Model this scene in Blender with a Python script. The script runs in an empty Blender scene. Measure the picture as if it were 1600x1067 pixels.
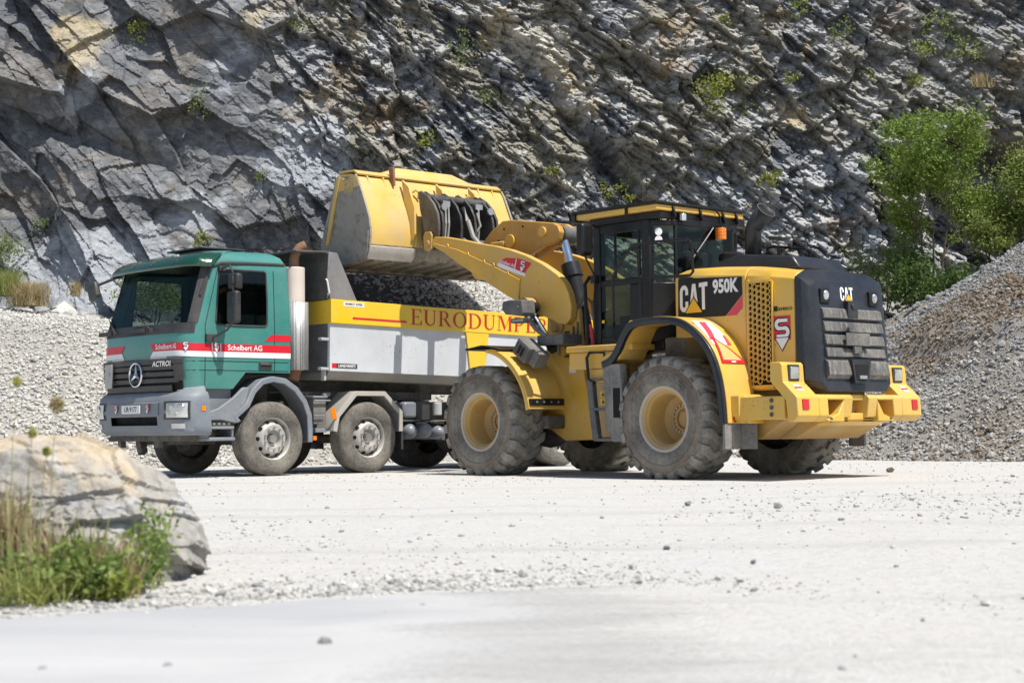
import bpy, bmesh, math, random
import numpy as np
from mathutils import Vector, Matrix
random.seed(7)
R = math.radians
PI = math.pi
scene = bpy.context.scene
COL = scene.collection

# ------------------------------------------------------------------ materials
def nd(nt, kind, **kw):
    n = nt.nodes.new(kind)
    for k, v in kw.items():
        if hasattr(n, k):
            setattr(n, k, v)
        else:
            n.inputs[k].default_value = v
    return n

def setin(n, key, v):
    n.inputs[key].default_value = v

def mixc(nt, fac, a, b, blend='MIX'):
    m = nt.nodes.new('ShaderNodeMix')
    m.data_type = 'RGBA'
    m.blend_type = blend
    for i, v in ((0, fac), (6, a), (7, b)):
        if hasattr(v, 'is_linked') or isinstance(v, bpy.types.NodeSocket):
            nt.links.new(v, m.inputs[i])
        else:
            m.inputs[i].default_value = v if i == 0 else (*v[:3], 1)
    return m.outputs[2]

def ramp(nt, src, lo, hi, a=0.0, b=1.0):
    m = nt.nodes.new('ShaderNodeMapRange')
    m.clamp = True
    nt.links.new(src, m.inputs[0])
    m.inputs[1].default_value = lo
    m.inputs[2].default_value = hi
    m.inputs[3].default_value = a
    m.inputs[4].default_value = b
    return m.outputs[0]

def noise(nt, vec, scale, detail=4.0, rough=0.55, dist=0.0):
    n = nt.nodes.new('ShaderNodeTexNoise')
    nt.links.new(vec, n.inputs['Vector'])
    n.inputs['Scale'].default_value = scale
    n.inputs['Detail'].default_value = detail
    n.inputs['Roughness'].default_value = rough
    n.inputs['Distortion'].default_value = dist
    return n.outputs['Fac']

def base_mat(name):
    m = bpy.data.materials.new(name)
    m.use_nodes = True
    nt = m.node_tree
    b = nt.nodes['Principled BSDF']
    tc = nt.nodes.new('ShaderNodeTexCoord')
    return m, nt, b, tc.outputs['Object']

MATS = {}
DUST = (0.46, 0.42, 0.35)

def mat(name, col, rough=0.5, metal=0.0, dust=0.0, var=0.06, bump=0.0, bscale=40.0, streak=0.0, coat=0.0, spec=0.5, dscale=2.2, chips=0.0, chipcol=(0.10, 0.075, 0.05), blotch=0.0):
    if name in MATS:
        return MATS[name]
    m, nt, b, vec = base_mat(name)
    c = tuple(col)
    n1 = noise(nt, vec, 1.7, 5)
    lo = tuple(x * (1 - var * 2) for x in c)
    hi = tuple(min(1, x * (1 + var * 1.6)) for x in c)
    out = mixc(nt, ramp(nt, n1, 0.3, 0.7), lo, hi)
    rsock = None
    if dust > 0:
        n2 = noise(nt, vec, dscale, 9, 0.68)
        n3 = noise(nt, vec, 35.0, 4, 0.6)
        add = nt.nodes.new('ShaderNodeMath'); add.operation = 'MULTIPLY_ADD'
        nt.links.new(n3, add.inputs[0]); add.inputs[1].default_value = 0.35
        nt.links.new(n2, add.inputs[2])
        f = ramp(nt, add.outputs[0], 0.50, 1.0, dust * 0.08, min(1.0, dust * 1.5))
        out = mixc(nt, f, out, DUST)
        rsock = ramp(nt, f, 0.0, 1.0, rough, 0.92)
    if streak > 0:
        mp = nt.nodes.new('ShaderNodeMapping')
        nt.links.new(vec, mp.inputs[0])
        mp.inputs['Scale'].default_value = (22, 22, 1.2)
        n4 = noise(nt, mp.outputs[0], 1.0, 5, 0.6)
        f = ramp(nt, n4, 0.5, 0.78, 0.0, streak)
        out = mixc(nt, f, out, DUST)
    if blotch > 0:
        n6 = noise(nt, vec, 4.5, 8, 0.72, 0.6)
        out = mixc(nt, ramp(nt, n6, 0.50, 0.66, 0, blotch), out, tuple(x * 0.32 for x in c))
    if chips > 0:
        n7 = noise(nt, vec, 42.0, 3, 0.5); n8 = noise(nt, vec, 3.1, 4, 0.6)
        k = nt.nodes.new('ShaderNodeMath'); k.operation = 'MULTIPLY_ADD'
        nt.links.new(n8, k.inputs[0]); k.inputs[1].default_value = 0.55; nt.links.new(n7, k.inputs[2])
        out = mixc(nt, ramp(nt, k.outputs[0], 0.985, 1.02, 0, chips), out, chipcol)
        mp2 = nt.nodes.new('ShaderNodeMapping'); nt.links.new(vec, mp2.inputs[0])
        mp2.inputs['Scale'].default_value = (2.0, 2.0, 60); mp2.inputs['Rotation'].default_value = (0.3, 0.25, 0)
        n9 = noise(nt, mp2.outputs[0], 1.0, 3, 0.6)
        out = mixc(nt, ramp(nt, n9, 0.70, 0.76, 0, chips * 0.6), out, DUST)
    nt.links.new(out, b.inputs['Base Color'])
    if rsock is not None:
        nt.links.new(rsock, b.inputs['Roughness'])
    else:
        n5 = noise(nt, vec, 9.0, 4)
        nt.links.new(ramp(nt, n5, 0.3, 0.7, max(0.02, rough - 0.06), min(1, rough + 0.08)), b.inputs['Roughness'])
    b.inputs['Metallic'].default_value = metal
    b.inputs['Specular IOR Level'].default_value = spec
    b.inputs['Coat Weight'].default_value = coat
    b.inputs['Coat Roughness'].default_value = 0.12
    if bump > 0:
        bn = nt.nodes.new('ShaderNodeBump')
        bn.inputs['Strength'].default_value = bump
        bn.inputs['Distance'].default_value = 0.01
        nt.links.new(noise(nt, vec, bscale, 5, 0.65), bn.inputs['Height'])
        nt.links.new(bn.outputs[0], b.inputs['Normal'])
    MATS[name] = m
    return m

def glass_mat(name, tint, refl=0.5):
    m, nt, b, vec = base_mat(name)
    tr = nt.nodes.new('ShaderNodeBsdfTransparent')
    tr.inputs[0].default_value = (*tint, 1)
    gl = nt.nodes.new('ShaderNodeBsdfGlossy')
    gl.inputs['Roughness'].default_value = 0.03
    gl.inputs[0].default_value = (0.9, 0.95, 1, 1)
    geo = nt.nodes.new('ShaderNodeNewGeometry')
    dt = nt.nodes.new('ShaderNodeVectorMath'); dt.operation = 'DOT_PRODUCT'
    nt.links.new(geo.outputs['Normal'], dt.inputs[0]); nt.links.new(geo.outputs['Incoming'], dt.inputs[1])
    def mth(op, x, y=None):
        q = nt.nodes.new('ShaderNodeMath'); q.operation = op
        for i, v in enumerate((x, y)):
            if v is None: continue
            if isinstance(v, (int, float)): q.inputs[i].default_value = v
            else: nt.links.new(v, q.inputs[i])
        return q.outputs[0]
    g = mth('POWER', mth('SUBTRACT', 1.0, mth('ABSOLUTE', dt.outputs['Value'])), 5.0)
    fr = nt.nodes.new('ShaderNodeMath'); fr.operation = 'MULTIPLY'
    nt.links.new(mth('ADD', mth('MULTIPLY', g, 0.95), 0.06), fr.inputs[0]); fr.inputs[1].default_value = refl
    mx = nt.nodes.new('ShaderNodeMixShader')
    nt.links.new(fr.outputs[0], mx.inputs[0])
    nt.links.new(tr.outputs[0], mx.inputs[1]); nt.links.new(gl.outputs[0], mx.inputs[2])
    nt.links.new(mx.outputs[0], nt.nodes['Material Output'].inputs[0])
    MATS[name] = m
    return m

# ------------------------------------------------------------------ mesh builder
AX = {'x': (1, 2, 0), 'y': (0, 2, 1), 'z': (0, 1, 2)}

class MB:
    def __init__(s):
        s.v = []; s.f = []; s.m = []

    def add(s, vs, fs, mat=0):
        o = len(s.v)
        s.v += [tuple(map(float, p)) for p in vs]
        s.f += [tuple(i + o for i in f) for f in fs]
        s.m += [mat] * len(fs)
        return s

    def box(s, c, d, rot=None, mat=0):
        h = Vector(d) / 2
        P = [Vector((sx * h.x, sy * h.y, sz * h.z)) for sx in (-1, 1) for sy in (-1, 1) for sz in (-1, 1)]
        if rot is not None:
            M = rot if isinstance(rot, Matrix) else Matrix.Rotation(rot[1], 3, rot[0])
            P = [M @ p for p in P]
        P = [p + Vector(c) for p in P]
        return s.add(P, [(0, 1, 3, 2), (4, 6, 7, 5), (0, 4, 5, 1), (2, 3, 7, 6), (0, 2, 6, 4), (1, 5, 7, 3)], mat)

    def bb(s, x0, x1, y0, y1, z0, z1, mat=0):
        return s.box(((x0 + x1) / 2, (y0 + y1) / 2, (z0 + z1) / 2), (abs(x1 - x0), abs(y1 - y0), abs(z1 - z0)), None, mat)

    def prism(s, poly, axis, a0, a1, mat=0):
        i, j, k = AX[axis]
        n = len(poly)
        vs = []
        for a in (a0, a1):
            for p in poly:
                q = [0, 0, 0]; q[i] = p[0]; q[j] = p[1]; q[k] = a
                vs.append(q)
        fs = [tuple(range(n - 1, -1, -1)), tuple(range(n, 2 * n))]
        fs += [(t, (t + 1) % n, (t + 1) % n + n, t + n) for t in range(n)]
        return s.add(vs, fs, mat)

    def strip(s, path, thick, axis, a0, a1, mat=0, closed=False):
        """a plate following a 2-D path, with thickness to the left of the path"""
        n = len(path)
        nor = []
        for t in range(n):
            p0 = Vector(path[max(0, t - 1)]); p1 = Vector(path[min(n - 1, t + 1)])
            d = (p1 - p0).normalized()
            nor.append(Vector((-d.y, d.x)))
        outer = [tuple(Vector(path[t]) + nor[t] * thick) for t in range(n)]
        i, j, k = AX[axis]
        vs = []
        for t in range(n):
            for q, a in ((path[t], a0), (path[t], a1), (outer[t], a1), (outer[t], a0)):
                w = [0, 0, 0]; w[i] = q[0]; w[j] = q[1]; w[k] = a
                vs.append(w)
        fs = []
        for t in range(n - 1):
            for e in range(4):
                fs.append((t * 4 + e, t * 4 + (e + 1) % 4, t * 4 + 4 + (e + 1) % 4, t * 4 + 4 + e))
        fs += [(3, 2, 1, 0), tuple((n - 1) * 4 + e for e in range(4))]
        return s.add(vs, fs, mat)

    def tube(s, path, r, n=8, mat=0, caps=True):
        P = [Vector(p) for p in path]
        rs = r if isinstance(r, (list, tuple)) else [r] * len(P)
        up = Vector((0.13, 0.21, 0.97))
        vs = []
        for t, p in enumerate(P):
            d = (P[min(t + 1, len(P) - 1)] - P[max(t - 1, 0)]).normalized()
            if abs(d.dot(up)) > 0.97:
                up = Vector((0.97, 0.1, 0.2))
            a = d.cross(up).normalized(); b = d.cross(a)
            for e in range(n):
                w = 2 * PI * e / n
                vs.append(p + (a * math.cos(w) + b * math.sin(w)) * rs[t])
        fs = []
        for t in range(len(P) - 1):
            for e in range(n):
                fs.append((t * n + e, t * n + (e + 1) % n, (t + 1) * n + (e + 1) % n, (t + 1) * n + e))
        if caps:
            fs.append(tuple(range(n - 1, -1, -1)))
            fs.append(tuple((len(P) - 1) * n + e for e in range(n)))
        return s.add(vs, fs, mat)

    def cyl(s, p0, p1, r0, r1=None, n=24, mat=0):
        return s.tube([p0, p1], [r0, r0 if r1 is None else r1], n, mat)

    def lathe(s, prof, org, axis='y', n=40, mat=0, closed=False, caps=False):
        i, j, k = AX[axis]
        vs = []
        for (r, t) in prof:
            for e in range(n):
                w = 2 * PI * e / n
                q = [0, 0, 0]
                q[i] = org[i] + r * math.cos(w); q[j] = org[j] + r * math.sin(w); q[k] = org[k] + t
                vs.append(q)
        m = len(prof)
        fs = []
        for a in range(m - 1 + (1 if closed else 0)):
            b = (a + 1) % m
            for e in range(n):
                fs.append((a * n + e, a * n + (e + 1) % n, b * n + (e + 1) % n, b * n + e))
        if caps:
            fs.append(tuple(range(n - 1, -1, -1)))
            fs.append(tuple((m - 1) * n + e for e in range(n)))
        return s.add(vs, fs, mat)

    def sphere(s, c, r, n=12, m=8, mat=0):
        r = Vector((r, r, r)) if isinstance(r, (int, float)) else Vector(r)
        vs = [(c[0], c[1], c[2] + r.z)]
        for a in range(1, m):
            t = PI * a / m
            for e in range(n):
                w = 2 * PI * e / n
                vs.append((c[0] + r.x * math.sin(t) * math.cos(w), c[1] + r.y * math.sin(t) * math.sin(w), c[2] + r.z * math.cos(t)))
        vs.append((c[0], c[1], c[2] - r.z))
        fs = [(0, 1 + e, 1 + (e + 1) % n) for e in range(n)]
        for a in range(m - 2):
            for e in range(n):
                fs.append((1 + a * n + e, 1 + (a + 1) * n + e, 1 + (a + 1) * n + (e + 1) % n, 1 + a * n + (e + 1) % n))
        L = len(vs) - 1
        fs += [(L, 1 + (m - 2) * n + (e + 1) % n, 1 + (m - 2) * n + e) for e in range(n)]
        return s.add(vs, fs, mat)

    def grid(s, rows, mat=0, skip=None):
        m, n = len(rows), len(rows[0])
        vs = [p for r in rows for p in r]
        fs = []
        for a in range(m - 1):
            for b in range(n - 1):
                if skip and skip(a, b):
                    continue
                fs.append((a * n + b, a * n + b + 1, (a + 1) * n + b + 1, (a + 1) * n + b))
        return s.add(vs, fs, mat)

    def build(s, name, mats, parent=None, bevel=0.0, seg=2, angle=35, recalc=True, solid=0.0, flat=False):
        me = bpy.data.meshes.new(name)
        me.from_pydata(s.v, [], s.f)
        if not isinstance(mats, (list, tuple)):
            mats = [mats]
        for q in mats:
            me.materials.append(q)
        if len(mats) > 1:
            me.polygons.foreach_set('material_index', s.m)
        if recalc:
            bm = bmesh.new(); bm.from_mesh(me)
            bmesh.ops.recalc_face_normals(bm, faces=bm.faces)
            bm.to_mesh(me); bm.free()
        if not flat:
            me.polygons.foreach_set('use_smooth', [True] * len(me.polygons))
            me.set_sharp_from_angle(angle=R(angle))
        me.update()
        o = bpy.data.objects.new(name, me)
        COL.objects.link(o)
        if parent is not None:
            o.parent = parent
        if solid:
            md = o.modifiers.new('Solidify', 'SOLIDIFY'); md.thickness = abs(solid); md.offset = 1 if solid > 0 else -1
        if bevel > 0:
            md = o.modifiers.new('Bevel', 'BEVEL'); md.width = bevel; md.segments = seg
            md.limit_method = 'ANGLE'; md.angle_limit = R(40)
        return o

def tag(o, label=None, cat=None, group=None, kind=None):
    if label: o['label'] = label
    if cat: o['category'] = cat
    if group: o['group'] = group
    if kind: o['kind'] = kind
    return o

def empty(name, loc=(0, 0, 0), rz=0.0):
    o = bpy.data.objects.new(name, None)
    COL.objects.link(o)
    o.location = loc; o.rotation_euler = (0, 0, rz)
    o.empty_display_size = 0.3
    return o

def np_mesh(name, V, F, mats, parent=None, smooth=False, midx=None, attr=None):
    """fast mesh from arrays; F is (n,3) or (n,4)"""
    V = np.asarray(V, np.float32); F = np.asarray(F, np.int32)
    me = bpy.data.meshes.new(name)
    me.vertices.add(len(V)); me.vertices.foreach_set('co', V.ravel())
    k = F.shape[1]
    me.loops.add(F.size); me.loops.foreach_set('vertex_index', F.ravel())
    me.polygons.add(len(F))
    me.polygons.foreach_set('loop_start', np.arange(0, F.size, k, dtype=np.int32))
    if not isinstance(mats, (list, tuple)): mats = [mats]
    for q in mats: me.materials.append(q)
    if midx is not None:
        me.polygons.foreach_set('material_index', np.asarray(midx, np.int32))
    me.polygons.foreach_set('use_smooth', np.full(len(F), smooth))
    if attr is not None:
        a = me.color_attributes.new('Col', 'FLOAT_COLOR', 'POINT')
        c = np.ones((len(V), 4), np.float32); c[:, :3] = attr
        a.data.foreach_set('color', c.ravel())
    me.update(calc_edges=True)
    me.validate()
    o = bpy.data.objects.new(name, me)
    COL.objects.link(o)
    if parent is not None: o.parent = parent
    return o

def text_mesh(s, size, bold=0.0, sx=1.0, shear=0.0, spacing=1.0):
    """flat outline text as (verts, faces) centred at the origin in the XY plane"""
    cu = bpy.data.curves.new('txt', 'FONT')
    cu.body = s; cu.size = size; cu.offset = bold; cu.shear = shear
    cu.space_character = spacing
    cu.align_x = 'CENTER'; cu.align_y = 'CENTER'; cu.resolution_u = 3
    ob = bpy.data.objects.new('txt', cu); COL.objects.link(ob)
    dg = bpy.context.evaluated_depsgraph_get()
    me = ob.evaluated_get(dg).to_mesh()
    vs = [(v.co.x * sx, v.co.y) for v in me.vertices]
    fs = [tuple(p.vertices) for p in me.polygons]
    ob.evaluated_get(dg).to_mesh_clear()
    bpy.data.objects.remove(ob); bpy.data.curves.remove(cu)
    return vs, fs

def put2d(mb, vs, fs, o, ux, uy, mat=0):
    """lay a 2-D mesh on the plane through o spanned by ux, uy"""
    o = Vector(o); ux = Vector(ux); uy = Vector(uy)
    mb.add([o + ux * p[0] + uy * p[1] for p in vs], fs, mat)
    return mb

# ------------------------------------------------------------------ noise in numpy
def hsh(ix, iy, seed):
    h = (ix.astype(np.int64) * 374761393 + iy.astype(np.int64) * 668265263 + seed * 2147483647) & 0xffffffff
    h = ((h ^ (h >> 13)) * 1274126177) & 0xffffffff
    h = ((h ^ (h >> 15)) * 2246822519) & 0xffffffff
    return ((h ^ (h >> 16)) & 0xffffff) / float(0x1000000)

def vnoise(x, y, seed=0):
    ix, iy = np.floor(x), np.floor(y)
    fx, fy = x - ix, y - iy
    fx = fx * fx * (3 - 2 * fx); fy = fy * fy * (3 - 2 * fy)
    a = hsh(ix, iy, seed); b = hsh(ix + 1, iy, seed); c = hsh(ix, iy + 1, seed); d = hsh(ix + 1, iy + 1, seed)
    return (a * (1 - fx) + b * fx) * (1 - fy) + (c * (1 - fx) + d * fx) * fy

def fbm(x, y, seed=0, oct=4, gain=0.5):
    s = 0; a = 1; t = 0
    for i in range(oct):
        s = s + a * vnoise(x, y, seed + i * 17); t += a
        a *= gain; x = x * 2.03 + 11.3; y = y * 2.03 + 5.7
    return s / t

def worley(x, y, seed=0):
    ix, iy = np.floor(x), np.floor(y)
    best = np.full(x.shape, 1e9); cx = np.zeros_like(x); cy = np.zeros_like(x)
    bi = np.zeros_like(x); bj = np.zeros_like(x)
    for dx in (-1, 0, 1):
        for dy in (-1, 0, 1):
            jx, jy = ix + dx, iy + dy
            px = jx + 0.1 + 0.8 * hsh(jx, jy, seed); py = jy + 0.1 + 0.8 * hsh(jx, jy, seed + 1)
            d = (np.abs(px - x)) ** 1.6 + np.abs(py - y) ** 1.6
            m = d < best
            best = np.where(m, d, best)
            cx = np.where(m, px, cx); cy = np.where(m, py, cy)
            bi = np.where(m, jx, bi); bj = np.where(m, jy, bj)
    return x - cx, y - cy, hsh(bi, bj, seed + 2), hsh(bi, bj, seed + 3), hsh(bi, bj, seed + 4)

def sstep(a, b, x):
    t = np.clip((x - a) / (b - a), 0, 1)
    return t * t * (3 - 2 * t)

rng = np.random.default_rng(11)
# ================================================================== camera, light
F_PX = 2563.6
cam_d = bpy.data.cameras.new('camera')
cam = bpy.data.objects.new('camera', cam_d); COL.objects.link(cam)
cam_d.sensor_width = 36.0; cam_d.lens = F_PX / 1600 * 36
cam_d.clip_start = 0.1; cam_d.clip_end = 2000
cam.matrix_world = Matrix.Translation((0, 0, 0.651)) @ Matrix.Rotation(PI / 2 + 0.05188, 4, 'X') @ Matrix.Rotation(-0.01083, 4, 'Z')
cam_d.dof.use_dof = True; cam_d.dof.focus_distance = 23.0; cam_d.dof.aperture_fstop = 3.6
scene.camera = cam

SUN_AZ = math.atan2(-0.662, 0.749)     # towards the sun, seen from above
SUN_EL = R(60.5)
sd = bpy.data.lights.new('sun', 'SUN'); sd.energy = 4.9; sd.angle = R(0.53); sd.color = (1.0, 0.955, 0.88)
so = bpy.data.objects.new('sun', sd); COL.objects.link(so)
sv = Vector((math.cos(SUN_AZ) * math.cos(SUN_EL), math.sin(SUN_AZ) * math.cos(SUN_EL), math.sin(SUN_EL)))
so.rotation_euler = sv.to_track_quat('Z', 'Y').to_euler()
so.location = (10, -10, 30)
w = bpy.data.worlds.new('World'); scene.world = w; w.use_nodes = True
nt = w.node_tree
sky = nt.nodes.new('ShaderNodeTexSky'); sky.sky_type = 'NISHITA'; sky.sun_disc = False
sky.sun_elevation = SUN_EL; sky.sun_rotation = PI / 2 - SUN_AZ
sky.air_density = 1.0; sky.dust_density = 1.4; sky.altitude = 500
nt.links.new(sky.outputs[0], nt.nodes['Background'].inputs[0])
nt.nodes['Background'].inputs[1].default_value = 0.095
scene.view_settings.view_transform = 'Standard'; scene.view_settings.look = 'None'
scene.view_settings.exposure = 0.27; scene.view_settings.gamma = 1.0
scene.cycles.max_bounces = 8; scene.cycles.transparent_max_bounces = 16
scene.cycles.sample_clamp_indirect = 6

# ================================================================== ground
def ground_z(x, y):
    z = 0.05 * (fbm(x * 0.35, y * 0.35, 3, 4) - 0.5) * sstep(27, 32, y)
    near = 1 - sstep(16, 19, y) * (1 - sstep(27, 30, y))
    z = z + near * (0.035 * (fbm(x * 0.8, y * 0.5, 5, 4) - 0.55) + 0.012 * (fbm(x * 5, y * 5, 9, 3) - 0.5))
    return z - 0.006

def ground_mat():
    m, nt, b, vec = base_mat('gravel_ground')
    n1 = noise(nt, vec, 0.35, 6, 0.6); n2 = noise(nt, vec, 6.0, 8, 0.7); n3 = noise(nt, vec, 55.0, 4, 0.7)
    c = mixc(nt, ramp(nt, n1, 0.35, 0.65), (0.575, 0.562, 0.535), (0.565, 0.56, 0.548))
    c = mixc(nt, ramp(nt, n2, 0.45, 0.75, 0, 0.5), c, (0.50, 0.475, 0.43))
    v = nt.nodes.new('ShaderNodeTexVoronoi'); v.inputs['Scale'].default_value = 38
    nt.links.new(vec, v.inputs['Vector'])
    sep = nt.nodes.new('ShaderNodeSeparateColor'); nt.links.new(v.outputs['Color'], sep.inputs[0])
    c = mixc(nt, ramp(nt, sep.outputs[0], 0.55, 1.0, 0, 0.55), c, (0.40, 0.385, 0.36))
    mp = nt.nodes.new('ShaderNodeMapping'); nt.links.new(vec, mp.inputs[0]); mp.inputs['Scale'].default_value = (0.10, 1.5, 1); mp.inputs['Rotation'].default_value = (0, 0, 0.06)
    n4 = noise(nt, mp.outputs[0], 1.0, 5, 0.6, 0.3)
    c = mixc(nt, ramp(nt, n4, 0.52, 0.68, 0, 0.6), c, (0.44, 0.43, 0.415))
    nt.links.new(c, b.inputs['Base Color']); b.inputs['Roughness'].default_value = 0.95
    b.inputs['Specular IOR Level'].default_value = 0.2
    bn = nt.nodes.new('ShaderNodeBump'); bn.inputs['Strength'].default_value = 0.7; bn.inputs['Distance'].default_value = 0.02
    ad = nt.nodes.new('ShaderNodeMath'); ad.operation = 'ADD'
    nt.links.new(n2, ad.inputs[0]); nt.links.new(n3, ad.inputs[1])
    nt.links.new(ad.outputs[0], bn.inputs['Height']); nt.links.new(bn.outputs[0], b.inputs['Normal'])
    return m

def heightgrid(xs, ys, fn):
    X, Y = np.meshgrid(xs, ys)
    Z = fn(X, Y)
    V = np.stack([X, Y, Z], -1).reshape(-1, 3)
    n = len(xs); i = np.arange((len(ys) - 1) * n).reshape(len(ys) - 1, n)[:, :-1].ravel()
    F = np.stack([i, i + 1, i + n + 1, i + n], -1)
    return V, F

MG = ground_mat()
xs = np.concatenate([np.linspace(-420, -26, 24), np.linspace(-25, 25, 420), np.linspace(26, 420, 24)])
ys = np.concatenate([np.linspace(-300, -6, 20), np.linspace(-5, 16, 330), np.linspace(16.2, 46, 130), np.linspace(48, 620, 24)])
V, F = heightgrid(xs, ys, ground_z)
g = np_mesh('ground', V, F, MG, smooth=True); tag(g, kind='structure')

# dusty paved track in the foreground
def road_mat():
    m, nt, b, vec = base_mat('dusty_asphalt')
    mp = nt.nodes.new('ShaderNodeMapping'); nt.links.new(vec, mp.inputs[0]); mp.inputs['Scale'].default_value = (0.35, 1.6, 1)
    n1 = noise(nt, mp.outputs[0], 0.9, 6, 0.6); n2 = noise(nt, vec, 30, 6, 0.7)
    c = mixc(nt, ramp(nt, n1, 0.3, 0.72), (0.40, 0.405, 0.415), (0.52, 0.52, 0.52))
    c = mixc(nt, ramp(nt, n2, 0.4, 0.8, 0, 0.4), c, (0.42, 0.42, 0.42))
    sx = nt.nodes.new('ShaderNodeSeparateXYZ'); nt.links.new(vec, sx.inputs[0])
    ma = nt.nodes.new('ShaderNodeMath'); ma.operation = 'MULTIPLY_ADD'; nt.links.new(n1, ma.inputs[0]); ma.inputs[1].default_value = 2.2; nt.links.new(sx.outputs[0], ma.inputs[2])
    c = mixc(nt, ramp(nt, ma.outputs[0], 0.2, 1.7), c, (0.55, 0.54, 0.52))
    n7 = noise(nt, vec, 160, 3, 0.8)
    c = mixc(nt, ramp(nt, n7, 0.52, 0.75, 0, 0.5), c, (0.27, 0.27, 0.27))
    nt.links.new(c, b.inputs['Base Color']); b.inputs['Roughness'].default_value = 0.9
    b.inputs['Specular IOR Level'].default_value = 0.25
    m2 = nt.nodes.new('ShaderNodeMath'); m2.operation = 'MULTIPLY_ADD'; nt.links.new(n2, m2.inputs[0]); m2.inputs[1].default_value = 0.9; nt.links.new(ma.outputs[0], m2.inputs[2])
    nt.links.new(ramp(nt, m2.outputs[0], 1.25, 2.3, 1.0, 0.0), b.inputs['Alpha'])
    bn = nt.nodes.new('ShaderNodeBump'); bn.inputs['Strength'].default_value = 0.35; bn.inputs['Distance'].default_value = 0.006
    nt.links.new(noise(nt, vec, 120, 4, 0.7), bn.inputs['Height']); nt.links.new(bn.outputs[0], b.inputs['Normal'])
    return m
def road_edge(x):
    return 5.95 + 0.55 * (x + 1.9) - 0.06 * (x + 1.9) ** 2 - 1.1 * np.clip(x - 0.4, 0, 9) ** 1.5 + 0.16 * (fbm(x * 1.7, x * 0 + 2.5, 21, 4) - 0.5)
rx = np.linspace(-9, 2.2, 160)
RV = []; nn = 60
for t in np.linspace(0, 1, nn):
    yy = -4 + (road_edge(rx) + 4) * t
    RV.append(np.stack([rx, yy, ground_z(rx, yy) + 0.005 * sstep(1.0, 0.985, np.full_like(rx, t)) + 0.002 - 0.02 * (t > 0.999)], -1))
RV = np.concatenate(RV); n = len(rx)
i = np.arange((nn - 1) * n).reshape(nn - 1, n)[:, :-1].ravel()
rd = np_mesh('road', RV, np.stack([i, i + 1, i + n + 1, i + n], -1), road_mat(), smooth=True); tag(rd, kind='structure')

# ================================================================== stones
_ph = (1 + 5 ** 0.5) / 2
ICO_V = np.array([(-1, _ph, 0), (1, _ph, 0), (-1, -_ph, 0), (1, -_ph, 0), (0, -1, _ph), (0, 1, _ph), (0, -1, -_ph), (0, 1, -_ph), (_ph, 0, -1), (_ph, 0, 1), (-_ph, 0, -1), (-_ph, 0, 1)]) / 1.9
ICO_F = np.array([(0, 11, 5), (0, 5, 1), (0, 1, 7), (0, 7, 10), (0, 10, 11), (1, 5, 9), (5, 11, 4), (11, 10, 2), (10, 7, 6), (7, 1, 8), (3, 9, 4), (3, 4, 2), (3, 2, 6), (3, 6, 8), (3, 8, 9), (4, 9, 5), (2, 4, 11), (6, 2, 10), (8, 6, 7), (9, 8, 1)])

def rand_rot(n):
    q = rng.normal(size=(n, 4)); q /= np.linalg.norm(q, axis=1)[:, None]
    a, b, c, d = q.T
    return np.stack([np.stack([1 - 2 * (c * c + d * d), 2 * (b * c - a * d), 2 * (b * d + a * c)], -1),
                     np.stack([2 * (b * c + a * d), 1 - 2 * (b * b + d * d), 2 * (c * d - a * b)], -1),
                     np.stack([2 * (b * d - a * c), 2 * (c * d + a * b), 1 - 2 * (b * b + c * c)], -1)], 1)

def stones(name, P, S, mats, parent=None, squash=0.7, midx=None):
    n = len(P)
    V = ICO_V[None] * (1 + rng.uniform(-0.28, 0.28, (n, 12, 1)))
    V = V * (rng.uniform(0.6, 1.15, (n, 1, 3)))
    V = np.einsum('nij,nkj->nki', rand_rot(n), V)
    V[:, :, 2] *= squash
    V = V * (S[:, None, None] / 2) + P[:, None, :]
    F = ICO_F[None] + (np.arange(n) * 12)[:, None, None]
    mi = None if midx is None else np.repeat(midx, 20)
    return np_mesh(name, V.reshape(-1, 3), F.reshape(-1, 3), mats, parent, False, mi)

def stone_mat(name, a, b_, scale=14.0):
    m, nt, b, vec = base_mat(name)
    n1 = noise(nt, vec, scale, 3, 0.6); n2 = noise(nt, vec, 0.6, 4, 0.6)
    c = mixc(nt, ramp(nt, n1, 0.35, 0.65), a, b_)
    c = mixc(nt, ramp(nt, n2, 0.4, 0.7, 0, 0.35), c, tuple(x * 0.7 for x in a))
    nt.links.new(c, b.inputs['Base Color']); b.inputs['Roughness'].default_value = 0.9
    b.inputs['Specular IOR Level'].default_value = 0.25
    bn = nt.nodes.new('ShaderNodeBump'); bn.inputs['Strength'].default_value = 0.5; bn.inputs['Distance'].default_value = 0.008
    nt.links.new(noise(nt, vec, 70, 4, 0.7), bn.inputs['Height']); nt.links.new(bn.outputs[0], b.inputs['Normal'])
    return m
MS_PALE = [stone_mat('pale_stone', (0.57, 0.555, 0.515), (0.47, 0.46, 0.43)), stone_mat('cream_stone', (0.60, 0.585, 0.545), (0.51, 0.50, 0.47)), stone_mat('grey_stone', (0.36, 0.36, 0.36), (0.26, 0.26, 0.265))]
MS_GREY = [stone_mat('blue_grey_stone', (0.33, 0.33, 0.33), (0.24, 0.245, 0.25)), stone_mat('light_grey_stone', (0.46, 0.45, 0.42), (0.36, 0.35, 0.33)), stone_mat('brown_stone', (0.24, 0.19, 0.135), (0.165, 0.13, 0.095))]

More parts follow.
